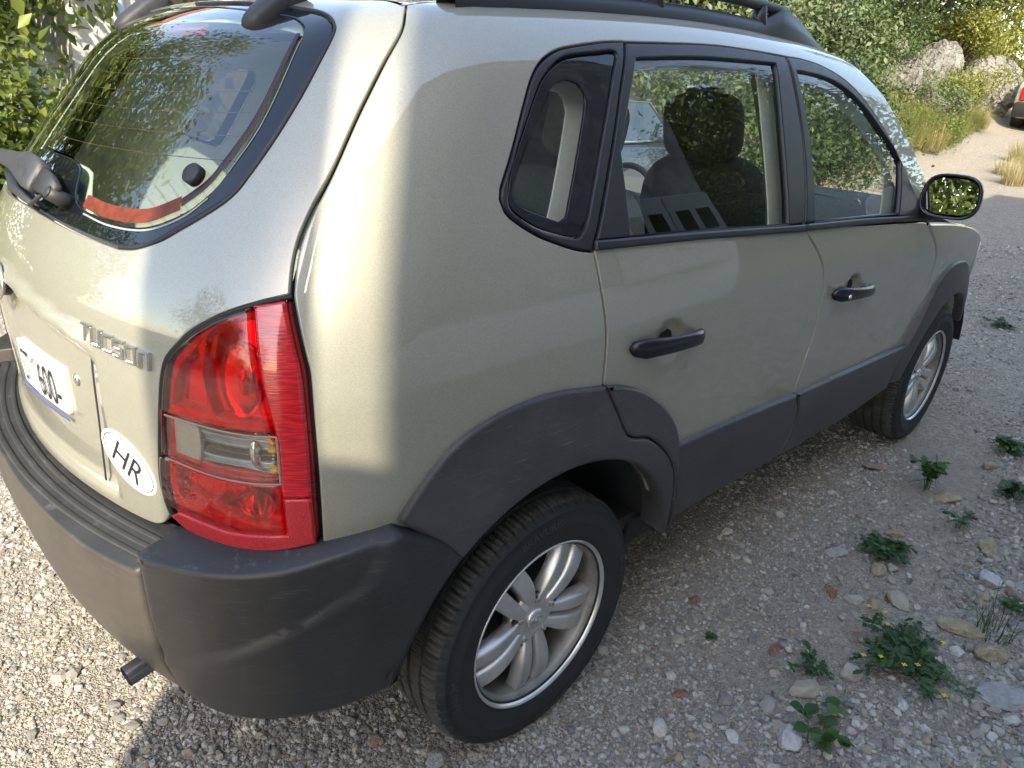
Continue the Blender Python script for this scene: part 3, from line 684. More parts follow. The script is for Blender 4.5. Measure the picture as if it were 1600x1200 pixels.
FFT = [(1.026, 1.6140), (1.139, 1.611), (1.259, 1.597), (1.381, 1.567), (1.497, 1.521), (1.611, 1.461), (1.701, 1.402), (1.774, 1.344), (1.825, 1.303), (1.880, 1.244), (1.95, 1.15)]
BGU = [(1.022, 1.612), (1.045, 1.413), (1.015, 1.212)]
RGL = [[(.322, 1.5736), (.594, 1.587), (.945, 1.5895)], [(.945, 1.5895), (.935, 1.45), (.917, 1.222)], [(.917, 1.222), (.495, 1.246), (.214, 1.257)], [(.214, 1.257), (.219, 1.407)], [(.219, 1.407), (.322, 1.5736)]]
FGL = [[(1.0665, 1.5771), (1.2341, 1.5668), (1.3678, 1.5421), (1.504, 1.4928), (1.6191, 1.4324), (1.7124, 1.3804), (1.7815, 1.3277)], [(1.7815, 1.3277), (1.735, 1.185)], [(1.735, 1.185), (1.083, 1.214)], [(1.083, 1.214), (1.097, 1.4121), (1.0665, 1.5771)]]
ROOFX = [1.44, 1.2, .9, .6, .3, .05, -.1, -.185]
WEDGE = [(2.10, 1.15), (2.05, 1.249), (1.91, 1.377), (1.80, 1.454), (1.70, 1.523), (1.60, 1.579), (1.52, 1.635)]
_rs = roofseam(ROOFX)

# skin
for mir in (False, True):
    panel('side_panel', [TG, LR, [LR[-1], (-.403, .60)], [(-.403, .60), ax(-.36, .55)], rarc(150, 29, 16), [ax(RA*math.cos(R(29)), .553), (.463, .553)], DOORSEAM[-2::-1] and [(.463, .553)]+DOORSEAM[-2::-1], CG[::-1], [CG[0], QL[0]], QL, [QL[-1], RFT[0]], RFT+FFT, [FFT[-1], (2.08, 1.13)], [(2.08, 1.13)]+WEDGE, [WEDGE[-1], _rs[0]], _rs, [_rs[-1], TG[0]]], 0, PAINT, CAR, mirror=mir)
    # dark inner skin seen through the panel gaps, and the light trim inside the cabin
    wins = [[QG, QG2], RGL, FGL]
    panel('inner_skin', [[(-.45, .8), (-.44, 1.22), (-.36, 1.47), (-.27, 1.66)], [(-.27, 1.66), (1.42, 1.70)], [(1.42, 1.70), (1.72, 1.48), (2.02, 1.2)], [(2.02, 1.2), (2.27, .95), (2.25, .62)], [(2.25, .62), (.48, .45)], [(.48, .45), (.46, .62)]+[(s, t+.0) for s, t in rarc(38, 148, 12, .47)]+[(-.38, .66)], [(-.38, .66), (-.45, .8)]], -.016, DARK, CAR, h=.05, mirror=mir, depth=.002, holes=[[QG, QG2], RGL, FGL])
    panel('cabin_side_trim', [[(-.42, .80), (-.42, 1.2), (-.35, 1.45), (-.26, 1.66)], [(-.26, 1.66), (1.40, 1.69)], [(1.40, 1.69), (1.66, 1.50), (1.95, 1.2)], [(1.95, 1.2), (2.0, .86)], [(2.0, .86), (-.42, .80)]], -.058, LTRIM, CAR, h=.05, mirror=mir, depth=.004, holes=[[QC], [[(s, t) for s, t in c] for c in RGL], FGL])
    # quarter window
    q = panel('quarter_window', [QG, QG2], -.003, BANDM, CAR, mirror=mir, h=.016, holes=[[QC]], edge=.002, depth=.006)
    panel('pane', [QC], -.004, WGLASS, q, mirror=mir, gap=0, edge=.0005, depth=.001)
    panel('trim', [QL, [QL[-1], (.300, 1.6065)], [(.300, 1.6065), (.098, 1.262)], [(.098, 1.262), QL[0]]], .002, TRIM, q, mirror=mir, h=.012, holes=[[QG, QG2]], edge=.004)
    # rear door
    bowl = lambda cs, ct: (lambda s, t: -.019*(1-sm(.25, 1.0, np.hypot((s-cs)/.070, (t-ct)/.060))))
    TOPR = [(1.020, 1.203), (.495, 1.233), (.096, 1.252)]
    d1 = panel('door', [CG, DOORSEAM, [DOORSEAM[-1], (1.185, .50)], [(1.185, .50), (1.16, .65)], DG[::-1], TOPR], bowl(.365, .998), PAINT, CAR, mirror=mir, h=.016, gap=.0034)
    panel('window_frame', [[(.102, 1.258), (.302, 1.606)], [(.302, 1.606)]+RFT[1:-1]+[(1.018, 1.6125)], [(1.018, 1.6125)]+BGU[1:], [BGU[-1], (.906, 1.215), (.495, 1.239), (.102, 1.258)]], .003, TRIM, d1, mirror=mir, h=.014, holes=[RGL], edge=.004)
    panel('window_pane', RGL, -.006, WGLASS, d1, mirror=mir, gap=-.004, edge=.0005, depth=.001)
    panel('belt_strip', [[(.095, 1.262), (.495, 1.2415), (.906, 1.2175), (1.017, 1.211)], [(1.017, 1.211), (1.017, 1.187)], [(1.017, 1.187), (.493, 1.219), (.092, 1.238)], [(.092, 1.238), (.095, 1.262)]], .010, BELT if 'BELT' in globals() else TRIM, d1, mirror=mir, h=.01, edge=.006)
    panel('door_cladding', [[(.458, .684), (.784, .669), (1.156, .645)], [(1.156, .645), (1.163, .62), (1.192, .565), (1.185, .483), (1.14, .405)], [(1.14, .405), (.495, .425)], [(.495, .425), (.482, .52), (.465, .63), (.458, .684)]], lambda s, t: .014+.010*sm(.70, .56, t), CLAD, d1, mirror=mir, edge=.010, depth=.09, Q=MAPL)
    # front door
    TOPF = [(2.045, 1.122), (1.97, 1.132), (1.5, 1.165), (1.027, 1.203)]
    d2 = panel('door', [DG, [DG[-1], (1.19, .5)], [(1.19, .5), (2.15, .5)], FG[::-1], TOPF], bowl(1.432, .962), PAINT, CAR, mirror=mir, h=.018, gap=.0034)
    panel('window_frame', [FFT, [FFT[-1], (1.88, 1.164), (1.083, 1.208), (1.021, 1.211)], [(1.021, 1.211), (1.050, 1.413), FFT[0]]], .003, TRIM, d2, mirror=mir, h=.014, holes=[FGL], edge=.004)
    panel('window_pane', FGL, -.006, WGLASS, d2, mirror=mir, gap=-.004, edge=.0005, depth=.001)
    panel('belt_strip', [[(1.023, 1.211), (1.083, 1.2085), (1.5, 1.188), (1.96, 1.158)], [(1.96, 1.158), (1.97, 1.134)], [(1.97, 1.134), (1.5, 1.164), (1.023, 1.188)], [(1.023, 1.188), (1.023, 1.211)]], .010, BELT if 'BELT' in globals() else TRIM, d2, mirror=mir, h=.01, edge=.006)
    panel('door_cladding', [[(1.164, .643), (1.7, .618), (2.192, .594)], [(2.192, .594), (2.14, .52), (2.13, .40)], [(2.13, .40), (1.7, .385), (1.148, .402)], [(1.148, .402), (1.192, .48), (1.200, .565), (1.164, .643)]], lambda s, t: .014+.010*sm(.66, .54, t), CLAD, d2, mirror=mir, edge=.010, depth=.09, Q=MAPL)
    # front wing, lamp
    fe = panel('fender', [FG, [FG[-1], (2.24, .48)], farc(158, 30, 14), [(2.985, .54), (3.16, .54)], [(3.16, .54), (3.20, .88)], [(3.20, .88), (2.9, 1.0), (2.5, 1.075), (2.05, 1.122)]], 0, PAINT, CAR, Q=MAPL, mirror=mir, h=.03, edge=.012, depth=.06)
    panel('side_repeater', [[(2.352, .905), (2.377, .927), (2.402, .915), (2.378, .897), (2.352, .905)]], .008, CLEARL, fe, Q=MAPL, mirror=mir, h=.01, edge=.005)
    panel('headlight', [[(3.0, .76), (3.15, .745)], [(3.15, .745), (3.19, .86), (3.1, .92)], [(3.1, .92), (2.98, .86), (3.0, .76)]], .006, CLEARL, CAR, Q=MAPL, mirror=mir, h=.03)
    panel('rocker', [[(.42, .41), (2.25, .39)], [(2.25, .39), (2.25, .30)], [(2.25, .30), (.42, .31)], [(.42, .31), (.42, .41)]], -.05, UNDER, CAR, Q=MAPL, mirror=mir, h=.06)

    # wheel arch mouldings
    rr = lambda s, t: np.hypot(np.where(s < X0, X0-.88*np.tan((X0-s)/LA), s), t-.335)
    fl = lambda s, t: .012+.030*sm(.66, .45, rr(s, t))
    ROUT = [(-.308, .806), (-.290, .840), (-.255, .892), (-.213, .933), (-.153, .959), (-.086, .970), (-.005, .968), (.128, .945)]
    panel('wheel_arch_moulding', [ROUT, [(.128, .945)]+DOORSEAM[1:], [DOORSEAM[-1], (.475, .42)], [(.475, .42), ax(.44, .42)], rarc(11, 130, 22), [rarc(130, 130, 1)[0], (-.308, .806)]], fl, CLAD, CAR, Q=MAPL, mirror=mir, h=.016, edge=.008, depth=.075)
    panel('door_arch_moulding', [[(.131, .945), (.198, .926), (.277, .889), (.358, .831), (.421, .766), (.452, .706), (.466, .62), (.482, .50), (.486, .42)], [(.486, .42), (.476, .42)], [(.476, .42)]+DOORSEAM[::-1][:-1]+[(.131, .945)]], lambda s, t: fl(s, t)+.003, CLAD, d1, Q=MAPL, mirror=mir, h=.014, edge=.008, depth=.04)
    fr = lambda s, t: .010+.026*sm(.58, .42, np.hypot(s-2.63, t-.335))
    FOUT = [(2.197, .594), (2.263, .69), (2.342, .785), (2.42, .85), (2.53, .888), (2.66, .893), (2.80, .868), (2.93, .79), (3.05, .66), (3.10, .55)]
    panel('wheel_arch_moulding', [FOUT, [FOUT[-1], (2.99, .54)], farc(30, 168, 22), [farc(168, 168, 1)[0], (2.14, .42)], [(2.14, .42), (2.145, .52), (2.197, .594)]], fr, CLAD, CAR, Q=MAPL, mirror=mir, h=.02, edge=.008, depth=.05)
    # liners
    for cx, r0, nm in ((0, .46, 'wheel_liner'), (2.63, .44, 'wheel_liner')):
        b = MB(); an = np.linspace(R(12), R(167), 26); n = len(an)
        prof = [(r0+.002, -.885), (r0, -.80), (r0-.02, -.62), (r0-.035, -.56), (.05, -.54)]
        V = [(cx+r*math.cos(a), y, .335+r*math.sin(a)) for r, y in prof for a in an]
        b.add(V, [(j*n+i, (j+1)*n+i, (j+1)*n+i+1, j*n+i+1) for j in range(len(prof)-1) for i in range(n-1)])
        b.build(nm, UNDER, CAR, mirror=mir)

# roof, tailgate, rear glass
b = MB(); ys = np.linspace(-.588, .588, 41); xs = np.linspace(-.182, 1.50, 60)
V = []
for y in ys:
    z = top_z(xs, np.full_like(xs, y)); V += [(x, y, zz) for x, zz in zip(xs, z)]
n = len(xs); b.add(V, [(j*n+i, j*n+i+1, (j+1)*n+i+1, (j+1)*n+i) for j in range(len(ys)-1) for i in range(n-1)])
b.build('roof', PAINT, CAR)
b = MB(); V = [(x+.02, y*.97, float(top_z(x, y*.97))-.05) for y in np.linspace(-.6, .6, 9) for x in np.linspace(-.2, 1.45, 14)]
b.add(V, [(j*14+i, (j+1)*14+i, (j+1)*14+i+1, j*14+i+1) for j in range(8) for i in range(13)]); b.build('headliner', HEADL, CAR)
_tgtop = [st_of((-.188, -y, float(top_z(-.188, y)))) for y in (.585, .56, .5, .4, .3, .2, .1, .001)]
TGT = _tgtop+[(2*SCN-s, t) for s, t in _tgtop[::-1][1:]]
RG = [(-.722, 1.254), (-.689, 1.259), (-.660, 1.270), (-.618, 1.291), (-.571, 1.314), (-.534, 1.336), (-.513, 1.360), (-.481, 1.409), (-.446, 1.476), (-.421, 1.542), (-.425, 1.572), (-.459, 1.601), (-.534, 1.628)]
RGT = RG+[(-.70, 1.668), (-.9, 1.695), (SCN, 1.702)]
RGLOOP = [RGT+mirs(RGT)[1:], mirs(RG[:1])+[(SCN-.2, 1.262), (SCN, 1.270), (SCN+.2, 1.262)]+RG[:1]]
RGI = [(-.748, 1.288), (-.682, 1.292), (-.618, 1.312), (-.580, 1.335), (-.556, 1.360), (-.522, 1.42), (-.498, 1.49), (-.484, 1.555), (-.505, 1.585), (-.56, 1.608), (-.72, 1.645), (-.9, 1.672), (SCN, 1.678)]
RGIL = [RGI+mirs(RGI)[1:], mirs(RGI[:1])+[(SCN-.2, 1.300), (SCN-.14, 1.345), (SCN, 1.352), (SCN+.14, 1.345), (SCN+.2, 1.300)]+RGI[:1]]
def tg_d(s, t):
    u = np.abs(s-SCN); top = 1.128-.16*u
    ins = sm(.335, .322, u)*sm(top+.004, top-.010, t)*sm(.755, .79, t)
    lip = sm(.345, .325, u)*sm(top+.035, top+.012, t)*sm(top-.030, top-.002, t)
    return -.016*ins+.012*lip
TBOT = [(-.631, .782), (-.66, .745), (-.71, .735), (-.85, .735), (SCN, .735)]
TLF = TG+LT[1:]
tgc = [TGT[::-1] if False else TGT, mirs(TG)[::-1] if False else [(2*SCN-s, t) for s, t in TG], [(2*SCN-s, t) for s, t in LT], [(2*SCN-s, t) for s, t in LL], [(2*SCN-s, t) for s, t in TBOT], TBOT[::-1], LL[::-1], LT[::-1], TG[::-1]+[TGT[0]]]
tgc[1] = [TGT[-1]]+tgc[1]
TAIL = panel('tailgate', tgc, tg_d, PAINT, CAR, h=.013, holes=[RGLOOP], gap=.003)
panel('tailgate_trim', [[(-.46, 1.24), (-.45, 1.35), (-.40, 1.50), (-.36, 1.62)], [(-.36, 1.62), (-.6, 1.70), (SCN, 1.75), (2*SCN+.6, 1.70), (2*SCN+.36, 1.62)], [(2*SCN+.36, 1.62), (2*SCN+.40, 1.50), (2*SCN+.45, 1.35), (2*SCN+.46, 1.24)], [(2*SCN+.46, 1.24), (2*SCN+.63, .8)], [(2*SCN+.63, .8), (-.63, .8)], [(-.63, .8), (-.46, 1.24)]], -.03, LTRIM, TAIL, h=.05, holes=[RGIL], depth=.003)
GL = panel('rear_window', RGLOOP, -.003, BANDM, TAIL, h=.016, holes=[RGIL], edge=.002, depth=.006, gap=.003)
panel('pane', RGIL, -.004, RGLASS, GL, h=.02, gap=0, edge=.0005, depth=.001)
OR = [(-.90, 1.300), (-.852, 1.2944), (-.7685, 1.2895), (-.682, 1.294), (-.618, 1.314), (-.580, 1.338), (-.558, 1.364), (-.522, 1.42), (-.498, 1.49), (-.486, 1.55)]
EDGEW = plain('glass_edge', (.30, .34, .33), .3)
strip('edge_seal', [(s-.004, t+.007) for s, t in OR[1:5]], .016, -.0015, SEAL_SUNLIT, GL, th=.0008)  # sunlit stretch of the seal, painted brighter
EDGEW = plain('glass_edge', (.30, .34, .33), .3)
strip('edge_seal', [(s-.004, t+.007) for s, t in OR[4:]], .010, -.0015, SEAL_SHADED, GL, th=.0008)  # rest of the same seal, painted dark as in shade
strip('edge_line', [(s+.006, t-.008) for s, t in OR[1:6]], .0022, -.0015, EDGEW, GL, th=.0008)
strip('edge_line', [(s+.008, t-.004) for s, t in OR[6:]], .0016, -.0015, EDGEW, GL, th=.0008)
strip('glass_seal', [(s+.002, t) for s, t in RGT], .006, .001, BLACKP, GL, th=.004)
wm = MB()
for k in range(10):
    t0 = 1.375+.031*k; e = .59-.010*k; ss = np.linspace(SCN-e+.03, SCN+e-.03, 40)
    pts = MAPU(ss, np.full_like(ss, t0), np.full_like(ss, -.006)); wm.tube(pts, .0011, 4, False)
wm.build('heating_wires', plain('copper_wire', (.10, .055, .03), .6), GL)
bl = panel('high_brake_light', [[(-.90, 1.632), (-1.27, 1.632)], [(-1.27, 1.632), (-1.25, 1.665)], [(-1.25, 1.665), (-.92, 1.665)], [(-.92, 1.665), (-.90, 1.632)]], -.03, plain('dark_red_lens', (.20, .01, .01), .12), TAIL, h=.03)
b = MB(); p = MAPU(np.array([-.6095]), np.array([1.352]), np.array([-.004]))[0]; q = MAPU(np.array([-.6095]), np.array([1.352]), np.array([.013]))[0]
b.tube([p, p*.15+q*.85, q], [.019, .019, .016], 18); b.build('glass_catch', DTRIM, GL)
# hinge covers of the opening glass
for sgn in (1, -1):
    b = MB(); c0 = np.array((-.322, -.362*sgn, 1.662)); b.ell((0, 0, 0), (.078, .034, .026), 24, 14, .7)
    o = b.build('hinge_cover', DTRIM, TAIL); o.location = c0; o.rotation_euler = (0, R(-36), 0)
# plate panel groove, plate, badges
for sgn in (1, -1):
    f = lambda s: SCN+(s-SCN)*sgn
    strip('panel_gap', [(f(-.757), 1.075), (f(-.758), 1.04), (f(-.766), .937), (f(-.786), .80), (f(-.789), .785)], .005, -.002, BLACKP, TAIL, th=.001)
PL0, PL1, PT0, PT1 = -1.070, -.872, .892, .996
pl = panel('number_plate', [[(PL0, PT0), (PL1, PT0)], [(PL1, PT0), (PL1, PT1)], [(PL1, PT1), (PL0, PT1)], [(PL0, PT1), (PL0, PT0)]], lambda s, t: tg_d(s, t)*0-.006, WHITEP, TAIL, h=.02, edge=.003)
def text_mesh(txt, name, s0, t0, hgt, mat, parent, dfun, xscale=1., rot=0., sc=1/1.24):
    cu = bpy.data.curves.new(name, 'FONT'); cu.body = txt; cu.size = 1.; cu.fill_mode = 'BOTH'; cu.resolution_u = 4
    ob = bpy.data.objects.new(name, cu); COL.objects.link(ob)
    me = bpy.data.meshes.new_from_object(ob.evaluated_get(bpy.context.evaluated_depsgraph_get()))
    bpy.data.objects.remove(ob); V = np.array([v.co[:] for v in me.vertices]); Fc = [tuple(p.vertices) for p in me.polygons]
    w = V[:, 0].max(); V[:, 0] -= w/2; V[:, 1] -= .35; u = V[:, 0]*hgt/.7*xscale; v = V[:, 1]*hgt/.7
    c, s_ = math.cos(rot), math.sin(rot); u, v = c*u-s_*v, s_*u+c*v
    s = s0+u*sc; t = t0+v; P3 = MAPU(s, t, np.full(len(s), dfun))
    return mk(name, P3, Fc, mat, parent, False)
# (s grows to the right as seen from behind, so text runs with s)
text_mesh('ST', 'plate_letters', -1.028, .946, .074, BLACKP, pl, -.0035, .46)
text_mesh('600-', 'plate_letters', -.926, .944, .076, BLACKP, pl, -.0035, .56)
text_mesh('*', 'plate_emblem', -.985, .962, .050, plain('plate_red', (.5, .05, .05), .5), pl, -.0035, .9)
strip('plate_frame', [(PL0-.004, PT0-.004), (PL1+.004, PT0-.004)], .008, -.002, plain('plate_frame_blue', (.10, .10, .22), .3), pl)
def stroke_letter(strokes, s0, t0, w, hgt, parent, shear=.0):
    b = MB(); k = .23
    for (x0, y0, x1, y1) in strokes:
        a0, a1 = min(x0, x1)-k/2, max(x0, x1)+k/2; b0, b1 = min(y0, y1)-k/2*w/hgt*1.0, max(y0, y1)+k/2*w/hgt
        ring = lambda m, dd: [(a0+m, b0+m, dd), (a1-m, b0+m, dd), (a1-m, b1-m, dd), (a0+m, b1-m, dd)]
        q = ring(0, 0)+ring(0, .0065)+ring(.05, .0088)
        s = np.array([s0+(v[0]+shear*v[1])*w for v in q]); t = np.array([t0+v[1]*hgt for v in q])
        b.add(MAPU(s, t, np.array([v[2] for v in q])), [(0,1,5,4),(1,2,6,5),(2,3,7,6),(3,0,4,7),(4,5,9,8),(5,6,10,9),(6,7,11,10),(7,4,8,11),(8,9,10,11)])
    return b.build('badge_letter', CHROMED, parent, smooth=False)
CHROMED = plain('aged_chrome', (.60, .58, .54), .22, metal=.9, nscale=80, nvar=.15)
_L = {'T': [(0,1,.8,1),(.4,0,.4,1)], 'U': [(0,0,0,1),(0,0,.8,0),(.8,0,.8,1)], 'C': [(0,0,0,1),(0,0,.8,0),(0,1,.8,1)], 'S': [(0,1,.8,1),(0,.5,0,1),(0,.5,.8,.5),(.8,0,.8,.5),(0,0,.8,0)], 'O': [(0,0,0,1),(0,0,.8,0),(.8,0,.8,1),(0,1,.8,1)], 'N': [(0,0,0,1),(0,1,.8,1),(.8,0,.8,1)]}
for i, ch in enumerate('TUCSON'): stroke_letter(_L[ch], -.765+.0245*i, 1.092-.0030*i, .0212, .0265, TAIL)
# oval emblem at the middle of the tailgate
th = np.linspace(0, 2*np.pi, 49)[:-1]
def ering(s0, t0, a, bb, r, name, mat, par, dd=.006):
    rows = []
    for k in range(9):
        f = 2*np.pi*k/8; ra = r*math.cos(f)
        rows.append(MAPU(s0+(a+ra)*np.cos(th)/1.24, t0+(bb+ra)*np.sin(th), np.full(48, dd+r*.7*math.sin(f))))
    Fc = [(j*48+i, j*48+(i+1) % 48, (j+1)*48+(i+1) % 48, (j+1)*48+i) for j in range(8) for i in range(48)]
    return mk(name, np.vstack(rows), Fc, mat, par)
em = ering(SCN, 1.115, .058, .036, .005, 'emblem', CHROMED, TAIL, .014)
def estroke(p, q, w, s0, t0, par, dd=.014, sc=1/1.24, mp=None):
    p = np.array(p); q = np.array(q); d = (q-p)/np.linalg.norm(q-p); n = np.array([-d[1], d[0]])
    V2 = [p-n*w, q-n*w*.8, q+n*w*.8, p+n*w]
    s = np.array([s0+v[0]*sc for v in V2]*2); t = np.array([t0+v[1] for v in V2]*2)
    mk('emblem_stroke', (mp or MAPU)(s, t, np.array([dd-.006]*4+[dd+.003]*4)), [(0,1,5,4),(1,2,6,5),(2,3,7,6),(3,0,4,7),(4,5,6,7)], CHROMED, par, False)
estroke((-.030, -.026), (-.012, .028), .006, SCN, 1.115, em); estroke((.012, -.028), (.030, .026), .006, SCN, 1.115, em); estroke((-.024, -.006), (.024, .008), .005, SCN, 1.115, em)
panel('emblem_plate', [[(SCN+.053/1.24*math.cos(a), 1.115+.032*math.sin(a)) for a in np.linspace(0, 2*np.pi, 25)]], .006, DTRIM, em, h=.02)
# country sticker
def ellp(a, bb, rot, n=40, s0=-.708, t0=.864):
    o = []
    for k in range(n+1):
        f = 2*np.pi*k/n; u, v = a*math.cos(f), bb*math.sin(f); c, s_ = math.cos(rot), math.sin(rot)
        o.append((s0+(c*u-s_*v)/1.24, t0+s_*u+c*v))
    return [o]
stk = panel('country_sticker', ellp(.078, .050, R(-33)), .0015, WHITEP, TAIL, h=.015, edge=.0004, depth=.0012, gap=0)
strip('sticker_rim', ellp(.070, .043, R(-33))[0], .0018, .0021, BLACKP, stk, th=.0003)
text_mesh('HR', 'sticker_letters', -.708, .864, .056, BLACKP, stk, .0025, .78, R(-33))
b = MB(); p = MAPU(np.array([-.835]), np.array([.983]), np.array([-.018]))[0]; b.ell(p, (.008, .014, .014), 14, 8); b.build('key_cylinder', CHROMED, TAIL)
# wiper
WP = [(-.905, 1.296, .010), (-.912, 1.297, .030), (-.935, 1.302, .050)]
b = MB(); Pm = lambda s, t, d: MAPU(np.array([s]), np.array([t]), np.array([d]))[0]
p0, p1 = Pm(-.905, 1.293, -.004), Pm(-.905, 1.293, .040)
b.tube([p0, p0*.4+p1*.6, p1], [.016, .014, .013], 18); b.tube([p1, p1+(p1-p0)*.08], [.013, .009], 18)
wp = b.build('wiper', DTRIM, TAIL)
def slab(rows, name, mat, par):
    """lofted arm: rows of (s, t, d, half height, half depth)"""
    V = []; Fc = []; n = 16
    for (s, t, d, hh, hd) in rows:
        for k in range(n):
            a = 2*math.pi*(k+.5)/n; V.append(Pm(s, t+hh*math.copysign(abs(math.sin(a))**.4, math.sin(a)), d+hd*math.copysign(abs(math.cos(a))**.4, math.cos(a))))
    for j in range(len(rows)-1):
        for k in range(n): Fc.append((j*n+k, j*n+(k+1) % n, (j+1)*n+(k+1) % n, (j+1)*n+k))
    Fc += [tuple(range(n-1, -1, -1)), tuple(range((len(rows)-1)*n, len(rows)*n))]
    return mk(name, V, Fc, mat, par)
WGREY = plain('weathered_wiper_grey', (.045, .045, .047), .5, nscale=60, nvar=.25)
slab([(-.896, 1.299, .030, .006, .006), (-.91, 1.300, .036, .012, .008), (-.945, 1.304, .040, .015, .010)], 'arm_joint', DTRIM, wp)
slab([(-.948, 1.304, .042, .018, .012), (-.985, 1.308, .046, .020, .012), (-1.02, 1.312, .050, .018, .010), (-1.07, 1.313, .054, .012, .007), (-1.2, 1.309, .056, .009, .006), (-1.32, 1.302, .054, .007, .005)], 'arm', WGREY, wp)
slab([(-.99, 1.272, .010, .004, .006), (-1.15, 1.280, .014, .006, .008), (-1.34, 1.29, .012, .004, .006)], 'blade', DTRIM, wp)
b = MB(); b.tube([Pm(-.935, 1.296, .030), Pm(-.955, 1.282, .030), Pm(-.985, 1.272, .024), Pm(-1.0, 1.270, .004)], .0042, 8); b.build('washer_hose', DTRIM, wp)

# tail lamps
HOUSE = plain('lamp_housing_red', (.55, .03, .03), .3, nscale=50, nvar=.2)
def lens_ribs(t, co): pass
def make_reflex(name, col, sx_, sz_, st):
    m, t, o = nodes_of(name); p = N(t, 'ShaderNodeBsdfPrincipled'); t.links.new(p.outputs[0], o.inputs[0])
    p.inputs['Base Color'].default_value = (*col, 1); p.inputs['Roughness'].default_value = .16; p.inputs['Coat Weight'].default_value = 1; p.inputs['Coat Roughness'].default_value = .03
    v = N(t, 'ShaderNodeTexVoronoi'); v.inputs['Scale'].default_value = 1; t.links.new(coords(t, 'Object', (sx_, sx_, sz_)), v.inputs['Vector'])
    t.links.new(bump(t, v.outputs['Distance'], st, .004), p.inputs['Normal']); 
    c = ramp(t, v.outputs['Distance'], [(.1, tuple(x*1.25 for x in col)), (.7, tuple(x*.6 for x in col))]); t.links.new(c, p.inputs['Base Color'])
    return m
REFX = make_reflex('red_reflex', (.68, .010, .022), 620, 620, .45)
RIBR = make_reflex('red_ribbed', (.68, .008, .018), 30, 420, .12)
SILVR = plain('dull_silver', (.42, .41, .38), .3, metal=.6); FROST = plain('frosted_grey', (.40, .36, .30), .5)
LFR = plain('lens_frame', (.30, .20, .15), .3)
DULLR = plain('lamp_gasket', (.012, .012, .012), .6)
RT = [(-.604, 1.003), (-.550, 1.003), (-.480, .999), (-.446, 1.000)]
RB = [(-.614, .916), (-.544, .910), (-.486, .908), (-.446, .910)]
BAND = [(-.474, 1.2075), (-.4625, 1.10), (-.4485, 1.0), (-.4485, .91), (-.447, .845), (-.447, .775)]
DIP = [(-.612, .802), (-.575, .800), (-.52, .797), (-.447, .805)]
